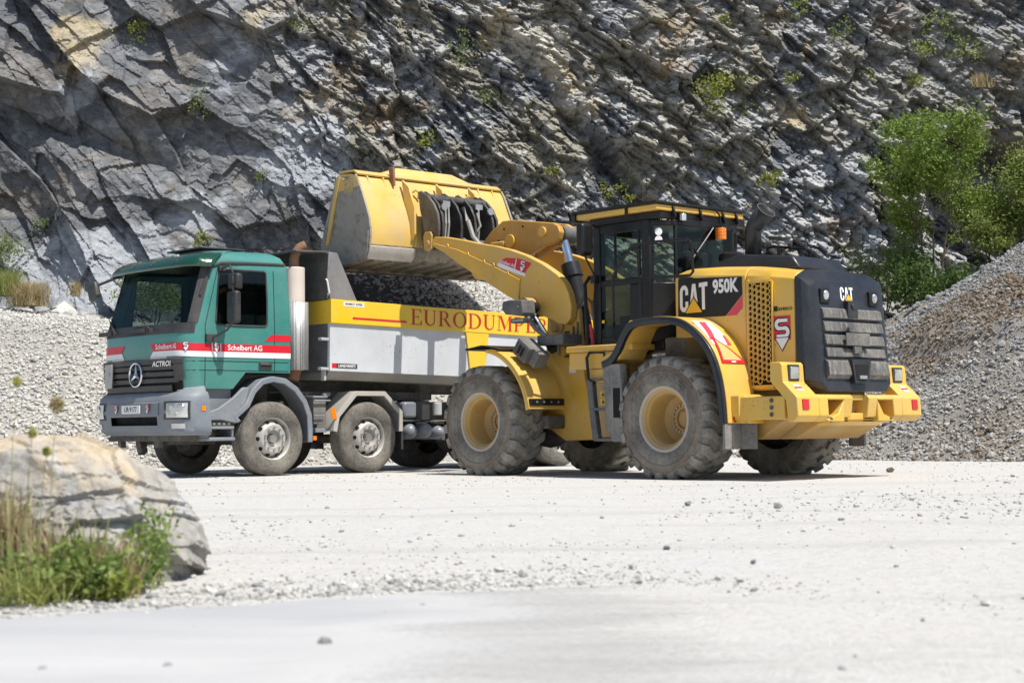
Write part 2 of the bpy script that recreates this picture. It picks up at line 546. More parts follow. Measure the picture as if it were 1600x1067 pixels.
# ---- gravel heaps
def heap_l(x, y):
    yb = 28.2 + 0.42 * np.clip(x + 9, 0, 12) + 0.5 * (fbm(x * 0.3, y * 0.0, 31, 3) - 0.5)
    top = 3.35 - 0.11 * np.clip(x + 12, 0, 20) + 0.5 * (fbm(x * 0.25, y * 0.2, 33, 3) - 0.5)
    z = (y - yb) * 0.62
    z = z + 0.12 * (fbm(x * 0.9, y * 0.9, 35, 4) - 0.5)
    zz = np.where(z > top - 0.3, top - 0.3 + 0.3 * (1 - np.exp(-(z - top + 0.3) / 0.3)) + 0.03 * np.clip(y - yb - 5, 0, 20), z)
    return np.maximum(zz, -0.25)
HC = (14.8, 35.2)
def heap_r(x, y):
    r = np.hypot(x - HC[0], y - HC[1])
    ang = np.arctan2(y - HC[1], x - HC[0])
    r = r + 0.9 * (fbm(ang * 2.2 + 9, r * 0.12, 41, 4) - 0.5)
    z = 6.82 - 0.645 * r
    # slumped terraces on the lower face
    d = fbm(x * 0.55, y * 0.55 + 4, 43, 4)
    z = z + 0.55 * (d - 0.5) * sstep(3.5, 7, r) + 0.18 * (fbm(x * 1.8, y * 1.8, 47, 3) - 0.5)
    lip = 7.3 - 0.12 * (x - 9.0) + 0.5 * (fbm(x * 0.8, x * 0 + 1.5, 49, 3) - 0.5)
    z = z + 0.22 * sstep(lip + 0.1, lip - 0.1, r) * sstep(4.2, 6.5, r) * sstep(6.5, 8.2, x)
    return np.maximum(z, -0.25)
def soil_mat(name, a, b_, c_):
    m, nt, b, vec = base_mat(name)
    n1 = noise(nt, vec, 0.5, 6, 0.65); n2 = noise(nt, vec, 22, 6, 0.75)
    c = mixc(nt, ramp(nt, n1, 0.4, 0.62), a, b_)
    c = mixc(nt, ramp(nt, n2, 0.42, 0.7, 0, 0.8), c, c_)
    nt.links.new(c, b.inputs['Base Color']); b.inputs['Roughness'].default_value = 0.95
    b.inputs['Specular IOR Level'].default_value = 0.15
    bn = nt.nodes.new('ShaderNodeBump'); bn.inputs['Strength'].default_value = 0.9; bn.inputs['Distance'].default_value = 0.04
    nt.links.new(n2, bn.inputs['Height']); nt.links.new(bn.outputs[0], b.inputs['Normal'])
    return m
def grad_normal_offset(fn, x, y):
    e = 0.05
    gx = (fn(x + e, y) - fn(x - e, y)) / (2 * e); gy = (fn(x, y + e) - fn(x, y - e)) / (2 * e)
    n = np.stack([-gx, -gy, np.ones_like(gx)], -1)
    return n / np.linalg.norm(n, axis=-1)[:, None]
def scatter(fn, x, y, s, sink=0.15):
    z = fn(x, y); n = grad_normal_offset(fn, x, y)
    return np.stack([x, y, z], -1) + n * (s * (0.5 - sink) * 0.6)[:, None]

V, F = heightgrid(np.linspace(-24, 9, 260), np.linspace(26.5, 43, 150), heap_l)
hl = np_mesh('gravel_heap', V, F, soil_mat('pale_fines', (0.46, 0.43, 0.38), (0.42, 0.40, 0.36), (0.26, 0.25, 0.23)), smooth=True)
tag(hl, 'long pale cream gravel heap banked up against the cliff behind the dump truck', 'gravel heap')
n = 21000
x = np.concatenate([rng.uniform(-12.5, -5.2, n), rng.uniform(-5.2, 6, 11000)]); y = rng.uniform(28, 36.5, len(x))
k = heap_l(x, y) > -0.02; x, y = x[k], y[k]
S = (rng.lognormal(-2.95, 0.36, len(x)) * (1.35 - 0.16 * heap_l(x, y).clip(0, 4))).clip(0.022, 0.16)
P = scatter(heap_l, x, y, S)
o = stones('gravel', P, S, MS_PALE, hl, 0.85, rng.choice(3, len(x), p=[0.5, 0.43, 0.07])); tag(o, kind='stuff')

V, F = heightgrid(np.linspace(2.6, 27, 260), np.linspace(22.5, 47, 260), heap_r)
hr = np_mesh('gravel_heap', V, F, soil_mat('brown_grey_fines', (0.34, 0.325, 0.30), (0.27, 0.23, 0.18), (0.19, 0.18, 0.165)), smooth=True)
tag(hr, 'tall grey and brown crushed stone heap with slumped face behind the yellow wheel loader', 'gravel heap')
n = 52000
x = rng.uniform(3.4, 13.5, n); y = rng.uniform(24, 36.5, n)
k = heap_r(x, y) > -0.02; x, y = x[k], y[k]
z = heap_r(x, y)
zone = fbm(x * 0.45, y * 0.45 + 3, 61, 3)
coarse = sstep(9.0, 11.5, x + 0.6 * (zone - 0.5) * 6) * sstep(3.0, 1.6, z)
S = (rng.lognormal(-3.15, 0.42, len(x)) * (1 + 1.3 * coarse)).clip(0.02, 0.30)
brown = sstep(0.42, 0.60, zone + 0.22 * sstep(8.6, 10.3, x) - 0.12 * sstep(2.2, 3.2, z)) * 0.92
u = rng.uniform(size=len(x))
mi = np.where(u < brown, 2, np.where(rng.uniform(size=len(x)) < 0.5 + 0.35 * sstep(1.6, 3.2, z), 0, 1))
mi = np.where((z < 1.3) & (x < 9.3) & (u > 0.25), 1, mi)
o = stones('gravel', scatter(heap_r, x, y, S), S, MS_GREY, hr, 0.85, mi); tag(o, kind='stuff')

# ---- loose gravel on the yard
n = 26000
y = 4.2 + 24 * rng.uniform(size=n) ** 1.25; x = rng.uniform(-1, 1, n) * (0.36 * y + 0.4)
cl = fbm(x * 0.5, y * 0.35, 71, 4)
keep = rng.uniform(size=n) < 0.05 + 0.32 * sstep(0.5, 0.68, cl)
onroad = y < road_edge(x)
keep &= (~onroad) | (rng.uniform(size=n) < 0.12)
strip = np.exp(-((y - road_edge(x) - 0.35) / 0.45) ** 2) * (x < 1.2)
keep |= (rng.uniform(size=n) < 0.9 * strip)
right = np.exp(-((y - 13.6 - 0.1 * x) / 1.6) ** 2) * sstep(0.8, 2.6, x)
keep |= rng.uniform(size=n) < right * 0.55
x, y = x[keep], y[keep]
S = rng.lognormal(-4.4, 0.45, len(x)).clip(0.005, 0.06)
S = np.where(y > 10, S * 1.45, S)
mi = rng.choice(3, len(x), p=[0.62, 0.31, 0.07]); mats = [MS_PALE[0], MS_GREY[1], MS_GREY[0]]
P = np.stack([x, y, ground_z(x, y) + S * 0.16], -1)
o = stones('gravel', P, S, mats, None, 0.62, mi)
tag(o, 'loose pale pebbles strewn over the white quarry yard', 'gravel', kind='stuff')
# dense strip of pebbles between boulder and road
n = 4200
x = rng.uniform(-2.6, 1.4, n); y = road_edge(x) + np.abs(rng.normal(0, 0.42, n)) - 0.02 - 0.22 * (rng.uniform(size=n) < 0.12)
k = rng.uniform(size=n) < sstep(1.4, -0.9, x); x, y = x[k], y[k]
S = rng.lognormal(-4.4, 0.55, len(x)).clip(0.005, 0.055)
o = stones('gravel', np.stack([x, y, ground_z(x, y) + S * 0.15], -1), S, [MS_PALE[1], MS_GREY[1], MS_GREY[0]], None, 0.65, rng.choice(3, len(x), p=[0.4, 0.35, 0.25]))
tag(o, 'band of grey and white chippings along the edge of the paved track', 'gravel', kind='stuff')
# single stones one can point at
def px_ground(px, py):
    dx, dy = px - 800, py - 533.5
    c, s = math.cos(-0.01083), math.sin(-0.01083)
    X = (dx * c + dy * s) / F_PX; Yv = -(-dx * s + dy * c) / F_PX
    cp, sp = math.cos(0.05188), math.sin(0.05188)
    d = Vector((X, cp - Yv * sp, sp + Yv * cp)); t = -0.651 / d.z
    return d.x * t, d.y * t
sm = None
for q, (px, py, s, lab) in enumerate([
        (510, 1003, 0.05, 'round grey stone lying on the paved track in front'),
        (660, 945, 0.028, 'small dark stone on the paved track near its gravel edge'),
        (602, 955, 0.024, 'small chip of grey stone on the paved track beside a dark one'),
        (1390, 737, 0.12, 'brown stone on the white yard by the loader shadow'),
        (1075, 787, 0.07, 'dark stone on the white yard in front of the loader rear tyre'),
        (1042, 856, 0.05, 'dark pointed stone on the white yard in front of the loader'),
        (1177, 876, 0.04, 'small grey stone on bare white dust'),
        (1215, 793, 0.08, 'grey stone on the yard beside the bluish gravel patch'),
        (263, 1037, 0.03, 'flat grey chip on the paved track, nearest the bottom edge'),
        (345, 928, 0.05, 'grey stone at the track edge below the boulder')]):
    gx, gy = px_ground(px, py)
    o = stones('stone', np.array([[0, 0, 0.0]]), np.array([s]), MS_GREY[0 if q != 3 else 2], None, 0.75)
    o.location = (gx, gy, float(ground_z(np.array([gx]), np.array([gy]))[0]) + s * 0.25)
    tag(o, lab, 'stone', 'single stones lying on the yard')

# ================================================================== cliff
CY = 41.5
def c_xy(px, py):
    return (px - 800) / 61.0, 0.65 + (666.5 - py - 0.0108 * (px - 800)) / 61.0
def blob(s, t, px, py, rx_, ry_, rot=0.0):
    x0, z0 = c_xy(px, py)
    dx, dz = s - x0, t - z0
    c, q = math.cos(rot), math.sin(rot)
    a = (dx * c + dz * q) / (rx_ / 61.0); b = (-dx * q + dz * c) / (ry_ / 61.0)
    return np.exp(-(a * a + b * b))
def cliff_depth(s, t):
    ws = s + 0.20 * (fbm(s * 0.3, t * 0.3, 101, 3) - 0.5) * 2 + 0.11 * (fbm(s * 1.6, t * 1.6, 103, 3) - 0.5)
    wt = t + 0.20 * (fbm(s * 0.3 + 7, t * 0.3, 105, 3) - 0.5) * 2 + 0.11 * (fbm(s * 1.6 + 3, t * 1.6, 107, 3) - 0.5)
    th = R(46) + 0.10 * (fbm(s * 0.12, t * 0.12, 109, 2) - 0.5) * 2
    a = ws * np.cos(th) - wt * np.sin(th); b = ws * np.sin(th) + wt * np.cos(th)
    rough = sstep(-6.5, -2.5, s + 0.25 * (t - 6)) * (1 - 0.45 * blob(s, t, 1480, 60, 200, 110)) 
    D = 0.34 * (fbm(s * 0.13, t * 0.16, 111, 3) - 0.5) * 2
    tint = np.zeros_like(s)
    for (la, lb, amp, ta, tb, wgt, sd_) in (
            (3.6, 1.8, 0.50, 0.13, 0.24, 1.0 - 0.45 * rough, 201),
            (1.7, 0.70, 0.32, 0.20, 0.27, 0.50 + 0.50 * rough, 211),
            (0.72, 0.36, 0.21, 0.30, 0.34, 0.20 + 0.85 * rough, 221),
            (0.34, 0.20, 0.115, 0.36, 0.36, 0.18 + 0.92 * rough, 231),
            (0.17, 0.085, 0.05, 0.4, 0.4, 0.2 + 0.9 * rough, 241)):
        da, db, r1, r2, r3 = worley(a / la + 3.3, b / lb + 1.7, sd_)
        d = amp * (r1 - 0.5) + ta * la * da * (2.2 * r2 - 0.45) - tb * lb * db * (2.3 * r3 - 0.5)
        D = D + wgt * d
        tint = tint + (r2 - 0.5) * (0.8 if 0.2 < la < 1 else 0.35) * (0.45 + 0.55 * rough)
    for (lam, am, sd_) in ((1.35, 0.24, 261), (0.55, 0.07, 263)):   # long bedding steps
        q = b / lam + 0.5 * (fbm(a * 0.5, b * 0.5, sd_, 3) - 0.5)
        fq = q - np.floor(q)
        D = D + am * (1 - fq) * (0.25 + 0.75 * rough) * sstep(0.25, 0.6, vnoise(a * 0.35, np.floor(q) * 3.7, sd_ + 1))
    D = D + 0.03 * (fbm(s * 7, t * 7, 121, 3) - 0.5) * (0.3 + rough)
    # overhang cave on the far right
    x0, z0 = c_xy(1540, 225)
    edge = z0 + 0.55 - 0.35 * np.abs(s - x0 + 0.3) + 0.3 * (fbm(s * 1.2, s * 0 + 3, 131, 3) - 0.5)
    D = D - 1.5 * sstep(edge + 0.12, edge - 0.12, t) * sstep(x0 - 1.7, x0 - 0.6, s) * sstep(2.2, 4.2, t)
    # dark slot left of centre and a bench at the foot
    D = D - 0.9 * blob(s, t, 960, 250, 160, 16, R(-50)) - 0.8 * blob(s, t, 20, 330, 60, 120, R(30)) - 0.6 * blob(s, t, 120, 200, 180, 22, R(-22))
    D = D + 1.1 * sstep(4.6, 2.6, t + 0.6 * (fbm(s * 0.5, t * 0.5, 141, 3) - 0.5)) * sstep(-5, -8, s)
    return D, tint, rough
xs = np.concatenate([np.arange(-26, -13.6, 0.12), np.arange(-13.6, 13.6, 0.032), np.arange(13.6, 26, 0.12)])
zs = np.concatenate([np.arange(0.0, 12.2, 0.032), np.arange(12.2, 16, 0.12)])
S_, T_ = np.meshgrid(xs, zs)
D, tint, rough = cliff_depth(S_, T_)
Yc = CY + 0.13 * T_ - D
V = np.stack([S_ + 0.0 * D, Yc, T_], -1).reshape(-1, 3)
n = len(xs); i = np.arange((len(zs) - 1) * n).reshape(len(zs) - 1, n)[:, :-1].ravel()
F = np.stack([i, i + 1, i + n + 1, i + n], -1)
dark = np.array([0.125, 0.132, 0.146]); warm = np.array([0.25, 0.232, 0.182]); pale = np.array([0.33, 0.35, 0.38]); ochre = np.array([0.42, 0.35, 0.22]); white = np.array([0.50, 0.48, 0.43])
def lerp(a, b, f): return a + (b - a) * f[..., None]
f0 = np.clip(0.42 + 0.85 * tint + 0.9 * (fbm(S_ * 0.5, T_ * 0.5, 151, 5) - 0.5), 0, 1.15)
C = lerp(np.broadcast_to(dark * 0.62, S_.shape + (3,)), np.broadcast_to(dark * 1.75, S_.shape + (3,)), f0)
C = C * (0.84 + 0.50 * rough)[..., None]
C = lerp(C, np.broadcast_to(warm, C.shape), np.clip(0.08 + 0.72 * rough, 0, 1) * sstep(0.38, 0.60, fbm(S_ * 0.8 + 5, T_ * 0.8, 153, 4)))
edge_n = fbm(S_ * 1.6, T_ * 1.6, 155, 5) - 0.5
pm = sum(k * blob(S_, T_, *q) for k, q in [
    (0.9, (440, 215, 70, 85, 0.5)), (0.7, (500, 260, 45, 60, 0)), (0.75, (330, 90, 50, 85, -0.4)), (0.9, (300, 330, 80, 40, 0.3)), (0.8, (200, 400, 70, 60, 0)), (0.7, (60, 390, 70, 60, 0)),
    (0.8, (520, 150, 40, 110, 0.2)), (0.5, (640, 300, 60, 60, 0)), (0.75, (1200, 330, 90, 60, 0)), (0.8, (1320, 270, 55, 60, 0)), (0.55, (1450, 180, 60, 30, 0)), (0.45, (1080, 260, 60, 60, 0)), (0.8, (1340, 360, 60, 60, 0)), (0.5, (900, 300, 50, 60, 0)), (0.55, (120, 130, 60, 50, 0)), (1.2, (110, 440, 120, 45, 0)), (0.9, (230, 420, 60, 40, 0))])
pm = sstep(0.38, 0.78, pm * (1 + 1.8 * edge_n) + 0.5 * edge_n + 0.4 * tint)
C = lerp(C, np.broadcast_to(pale, C.shape), pm * 0.8)
om = sum(k * blob(S_, T_, *q) for k, q in [
    (0.85, (105, 45, 45, 60, -0.6)), (0.6, (410, 15, 50, 30, 0)), (0.8, (790, 30, 50, 40, 0)), (0.8, (875, 85, 60, 22, -0.7)), (0.7, (910, 130, 70, 16, -0.9)), (0.7, (1255, 165, 30, 25, 0)), (0.5, (1290, 205, 30, 25, 0)), (0.6, (555, 45, 20, 50, 0)), (0.5, (260, 285, 20, 20, 0)),
    (0.5, (350, 260, 12, 30, 0.6)), (0.5, (1000, 330, 40, 40, 0)), (0.6, (1280, 60, 20, 40, 0)), (0.5, (880, 270, 20, 60, 0.6)), (0.4, (1580, 350, 40, 40, 0))])
om = sstep(0.25, 0.7, om * (1 + 1.6 * edge_n) + 0.25 * edge_n + 0.25 * tint)
rust = sstep(0.60, 0.72, fbm(S_ * 0.7 + 20, T_ * 0.9, 171, 5) + 0.10 * tint) * (0.25 + 0.5 * rough)
C = lerp(C, np.broadcast_to(np.array([0.26, 0.185, 0.095]), C.shape), np.clip(rust, 0, 1) * 0.7)
C = lerp(C, np.broadcast_to(ochre, C.shape), om * 0.75)
wm = 0.9 * blob(S_, T_, 845, 45, 60, 40, -0.4) + 0.7 * blob(S_, T_, 805, 70, 30, 30) + 0.5 * blob(S_, T_, 1270, 350, 60, 40)
wm = sstep(0.3, 0.7, wm * (1 + 1.6 * edge_n) + 0.3 * tint)
C = lerp(C, np.broadcast_to(white, C.shape), wm * 0.8)
spk = sstep(0.60, 0.68, vnoise(S_ * 3.1, T_ * 3.1, 161) * 0.45 + 0.25 * vnoise(S_ * 9, T_ * 9, 163) + 0.30 + 0.30 * tint - 0.1) * (0.2 + 0.6 * rough)
C = lerp(C, np.broadcast_to((pale + white) / 2, C.shape), np.clip(spk, 0, 1) * 0.85)
def cliff_mat():
    m, nt, b, vec = base_mat('cliff_rock')
    at = nt.nodes.new('ShaderNodeVertexColor'); at.layer_name = 'Col'
    mp = nt.nodes.new('ShaderNodeMapping'); nt.links.new(vec, mp.inputs[0])
    mp.inputs['Rotation'].default_value = (0, R(-47), 0); mp.inputs['Scale'].default_value = (1.0, 1.0, 2.1)
    n1 = noise(nt, mp.outputs[0], 3.0, 9, 0.68); n2 = noise(nt, vec, 18, 6, 0.7)
    c = mixc(nt, ramp(nt, n1, 0.3, 0.72, 0, 0.75), at.outputs[0], (0.0, 0.0, 0.0), 'MIX')
    mul = mixc(nt, 1.0, at.outputs[0], (1, 1, 1), 'MULTIPLY')
    k = nt.nodes.new('ShaderNodeMath'); k.operation = 'MULTIPLY_ADD'
    nt.links.new(ramp(nt, n1, 0.3, 0.72), k.inputs[0]); k.inputs[1].default_value = 0.7; k.inputs[2].default_value = 0.78
    k2 = nt.nodes.new('ShaderNodeMath'); k2.operation = 'MULTIPLY_ADD'
    nt.links.new(n2, k2.inputs[0]); k2.inputs[1].default_value = 0.5; k2.inputs[2].default_value = 0.75
    k3 = nt.nodes.new('ShaderNodeMath'); k3.operation = 'MULTIPLY'
    nt.links.new(k.outputs[0], k3.inputs[0]); nt.links.new(k2.outputs[0], k3.inputs[1])
    vs = nt.nodes.new('ShaderNodeVectorMath'); vs.operation = 'SCALE'
    nt.links.new(at.outputs[0], vs.inputs[0]); nt.links.new(k3.outputs[0], vs.inputs['Scale'])
    nt.links.new(vs.outputs[0], b.inputs['Base Color'])
    b.inputs['Roughness'].default_value = 0.78; b.inputs['Specular IOR Level'].default_value = 0.35
    bn = nt.nodes.new('ShaderNodeBump'); bn.inputs['Strength'].default_value = 1.0; bn.inputs['Distance'].default_value = 0.07
    ad = nt.nodes.new('ShaderNodeMath'); ad.operation = 'MULTIPLY_ADD'
    nt.links.new(n2, ad.inputs[0]); ad.inputs[1].default_value = 0.25
    hf = nt.nodes.new('ShaderNodeMath'); hf.operation = 'MULTIPLY'; nt.links.new(n1, hf.inputs[0]); hf.inputs[1].default_value = 0.45; nt.links.new(hf.outputs[0], ad.inputs[2])
    for sc_, w_ in ((5.0, 0.55), (12.0, 0.3)):
        vo = nt.nodes.new('ShaderNodeTexVoronoi'); vo.inputs['Scale'].default_value = sc_
        nt.links.new(mp.outputs[0], vo.inputs['Vector'])
        se = nt.nodes.new('ShaderNodeSeparateColor'); nt.links.new(vo.outputs['Color'], se.inputs[0])
        a2 = nt.nodes.new('ShaderNodeMath'); a2.operation = 'MULTIPLY_ADD'
        nt.links.new(se.outputs[0], a2.inputs[0]); a2.inputs[1].default_value = w_; nt.links.new(ad.outputs[0], a2.inputs[2]); ad = a2
    nt.links.new(ad.outputs[0], bn.inputs['Height']); nt.links.new(bn.outputs[0], b.inputs['Normal'])
    return m
cl = np_mesh('cliff', V, F, cliff_mat(), smooth=False, attr=C.reshape(-1, 3))
tag(cl, 'dark grey blasted rock face with slanting beds rising behind the machines', 'rock face', kind='structure')
def cliff_y(x, z):
    d, _, _ = cliff_depth(np.array([float(x)]), np.array([float(z)]))
    return CY + 0.13 * z - float(d[0])

# ================================================================== plants
def leaf_mat(name, a, b_, dry=None):
    m, nt, b, vec = base_mat(name)
    n1 = noise(nt, vec, 3.0, 4, 0.6)
    geo = nt.nodes.new('ShaderNodeNewGeometry')
    c = mixc(nt, geo.outputs['Random Per Island'], a, b_)
    if dry: c = mixc(nt, ramp(nt, n1, 0.55, 0.75), c, dry)
    nt.links.new(c, b.inputs['Base Color']); b.inputs['Roughness'].default_value = 0.55
    tl = nt.nodes.new('ShaderNodeBsdfTranslucent'); nt.links.new(c, tl.inputs[0])
    mx = nt.nodes.new('ShaderNodeMixShader'); mx.inputs[0].default_value = 0.42
    nt.links.new(b.outputs[0], mx.inputs[1]); nt.links.new(tl.outputs[0], mx.inputs[2])
    nt.links.new(mx.outputs[0], nt.nodes['Material Output'].inputs[0])
    return m
LM_TREE = leaf_mat('tree_leaf', (0.14, 0.23, 0.035), (0.26, 0.34, 0.06))
LM_DARK = leaf_mat('dark_leaf', (0.07, 0.13, 0.03), (0.13, 0.20, 0.045))
LM_BUSH = leaf_mat('bush_leaf', (0.16, 0.24, 0.05), (0.30, 0.35, 0.09), (0.27, 0.23, 0.08))
LM_WEED = leaf_mat('weed_leaf', (0.20, 0.25, 0.045), (0.33, 0.34, 0.06), (0.30, 0.25, 0.07))
LM_OLIVE = leaf_mat('olive_leaf', (0.13, 0.19, 0.06), (0.24, 0.28, 0.10), (0.30, 0.22, 0.11))
LM_GRASS = leaf_mat('grass_blade', (0.22, 0.28, 0.06), (0.42, 0.42, 0.14))
LM_STRAW = leaf_mat('straw_blade', (0.42, 0.34, 0.18), (0.55, 0.46, 0.27))
M_BARK = mat('bark', (0.09, 0.07, 0.05), 0.9, bump=0.6, bscale=30)
M_STEM = mat('stem', (0.20, 0.22, 0.08), 0.8)

def leaves(P, size, aspect=0.55, droop=0.0):
    n = len(P)
    M = rand_rot(n)
    L = np.array([(0, 0, 0), (0.5, 0.5 * aspect, 0.08), (1, 0, 0), (0.5, -0.5 * aspect, 0.08)])
    V = np.einsum('nij,kj->nki', M, L)
    V[:, :, 2] -= droop * np.array([0, 0.5, 1, 0.5])
    s = size * rng.uniform(0.6, 1.3, n)
    V = V * s[:, None, None] + P[:, None, :]
    F = np.array([(0, 1, 2, 3)])[None] + (np.arange(n) * 4)[:, None, None]
    return V.reshape(-1, 3), F.reshape(-1, 4)

def woody(root, height, spread, depth, nstem, nclump, per, leaf, lm, seed, r0=0.05, flare=0.35, names=('trunk', 'crown'), csize=0.34, low=0.25):
    rs = np.random.default_rng(seed); rd_ = random.Random(seed)
    mb = MB(); tips = []
    def branch(p, d, L, r, lev):
        pts = [p]; q = Vector(p); dd = Vector(d)
        for k in range(4):
            dd = (dd + Vector((rd_.uniform(-.22, .22), rd_.uniform(-.22, .22), rd_.uniform(-.06, .16)))).normalized()
            q = q + dd * (L / 4); pts.append(q.copy())
            if lev > 0 and k >= 1:
                tips.append(q.copy())
        mb.tube(pts, [r, r * .85, r * .7, r * .55, r * .38], 6, caps=False)
        if lev < 3:
            for k in range(3 if lev < 2 else 2):
                s_ = pts[rd_.choice((2, 3, 4))]
                ax = Vector((rd_.uniform(-1, 1), rd_.uniform(-1, 1), rd_.uniform(-0.1, 0.5))).normalized()
                branch(s_, (dd + ax * 0.95).normalized(), L * rd_.uniform(.5, .72), r * .45, lev + 1)
    for k in range(nstem):
        an = 2 * PI * k / nstem + rd_.uniform(-.4, .4)
        d = Vector((math.cos(an) * flare, math.sin(an) * flare, 1)).normalized()
        branch(Vector((0.05 * math.cos(an), 0.05 * math.sin(an), -0.1)), d, height * rd_.uniform(.45, .6), r0 * rd_.uniform(.7, 1.1), 0)
    T = np.array([tuple(t) for t in tips])
    # fit branches into the wanted envelope
    sc = np.array([spread / 2 / (np.percentile(np.abs(T[:, 0]), 97) + 1e-6), depth / 2 / (np.percentile(np.abs(T[:, 1]), 97) + 1e-6), height / (np.percentile(T[:, 2], 99) + 1e-6)])
    mb.v = [(a * sc[0], b * sc[1], c * sc[2]) for a, b, c in mb.v]
    T = T * sc
    T = T[T[:, 2] > low * height]
    C_ = T[rs.integers(0, len(T), nclump)]
    P = np.repeat(C_, per, 0) + rs.normal(size=(nclump * per, 3)) * csize * np.array([1, 1, .62]) * np.repeat(rs.uniform(.45, 1.1, (nclump, 1)), per, 0)
    P = P[P[:, 2] > 0.02]
    V, F = leaves(P, leaf)
    mb.build(names[0], M_BARK, root)
    np_mesh(names[1], V, F, lm, root)

def on_view(px, py, d):
    dx, dy = px - 800, py - 533.5
    c, s = math.cos(-0.01083), math.sin(-0.01083)
    X = (dx * c + dy * s) / F_PX; Yv = -(-dx * s + dy * c) / F_PX
    cp, sp = math.cos(0.05188), math.sin(0.05188)
    v = Vector((X, cp - Yv * sp, sp + Yv * cp)); t = d / v.y
    return Vector((0, 0, 0.651)) + v * t

def plant(name, px, py, d, lab, cat, grp=None):
    p = on_view(px, py, d)
    e = empty(name, p); tag(e, lab, cat, grp)
    return e
# the young tree on the right and its neighbours
t = plant('tree', 1458, 470, 37.6, 'airy young multi-stemmed green tree growing at the cliff foot behind the loader', 'tree')
woody(t, 4.15, 2.3, 2.3, 4, 220, 66, 0.092, LM_TREE, 5, 0.045, 0.32, csize=0.19, low=0.10)
t = plant('bush', 1440, 520, 37.2, 'dark green bush below the young tree, half hidden by the grey heap', 'bush')
woody(t, 1.9, 2.0, 1.6, 5, 150, 45, 0.09, LM_DARK, 8, 0.03, 0.7, csize=0.22, low=0.02)
t = plant('bush', 1560, 440, 38.3, 'sunlit yellow-green bush right of the young tree above the grey heap', 'bush')
woody(t, 2.5, 2.3, 1.8, 6, 230, 45, 0.085, LM_BUSH, 12, 0.03, 0.7, csize=0.22, low=0.02)
t = plant('bush', 1640, 420, 38.0, 'leafy bush reaching in at the right edge beneath the rock overhang', 'bush')
woody(t, 2.9, 2.0, 1.8, 5, 190, 45, 0.09, LM_BUSH, 15, 0.03, 0.6, csize=0.22, low=0.02)
t = plant('bush', 1385, 480, 38.4, 'thin grey-green shrub between loader and young tree', 'bush')
woody(t, 1.7, 1.3, 1.2, 4, 60, 36, 0.07, LM_OLIVE, 17, 0.02, 0.6, csize=0.18, low=0.02)
# scrub at the left foot of the cliff
t = plant('bush', 236, 512, 35.8, 'green bush at the cliff foot seen through the truck windscreen', 'bush')
woody(t, 1.15, 1.25, 1.0, 5, 80, 40, 0.07, LM_BUSH, 27, 0.015, 0.6, csize=0.2, low=0.02)
t = plant('bush', -5, 470, 35.6, 'grey-green scrub bush at the left edge above the pale gravel heap', 'bush')
woody(t, 1.5, 1.3, 1.0, 5, 60, 34, 0.06, LM_OLIVE, 19, 0.015, 0.6, csize=0.2, low=0.02)

def tuft_mesh(name, n, w_, h, lm, kind, seed, parent=None):
    rs = np.random.default_rng(seed)
    if kind == 'leaf':
        m = 14
        C_ = rs.normal(size=(m, 3)) * np.array([w_ * .34, w_ * .22, h * .32]) + np.array([0, -w_ * .15, h * .35])
        P = C_[rs.integers(0, m, n)] + rs.normal(size=(n, 3)) * np.array([w_ * .12, w_ * .12, h * .12])
        V, F = leaves(P, 0.085)
    else:
        b0 = rs.normal(size=(n, 3)) * np.array([w_ * .16, w_ * .1, 0.01])
        an = rs.uniform(0, 2 * PI, n); ln = h * rs.uniform(.5, 1.1, n)
        o_ = np.stack([np.cos(an) * w_ * .5, np.sin(an) * w_ * .4, np.zeros(n)], -1) * rs.uniform(.2, 1, (n, 1))
        side = np.stack([-np.sin(an), np.cos(an), np.zeros(n)], -1) * 0.006 * (h / 0.4) ** .5
        mid = b0 + o_ * .4 + np.stack([0 * an, 0 * an, ln * .65], -1)
        tip = b0 + o_ + np.stack([0 * an, 0 * an, ln], -1)
        V = np.stack([b0 - side, b0 + side, mid + side * .8, tip, mid - side * .8], 1).reshape(-1, 3)
        q = np.arange(n)[:, None] * 5
        F = np.concatenate([q + np.array([[0, 1, 2, 4]]), q + np.array([[4, 2, 3, 3]])])
        F = np.concatenate([np.stack([q[:, 0], q[:, 0] + 1, q[:, 0] + 2], -1), np.stack([q[:, 0], q[:, 0] + 2, q[:, 0] + 4], -1), np.stack([q[:, 0] + 4, q[:, 0] + 2, q[:, 0] + 3], -1)])
    return np_mesh(name, V, F, lm, parent)
def holder(name): return empty(name)
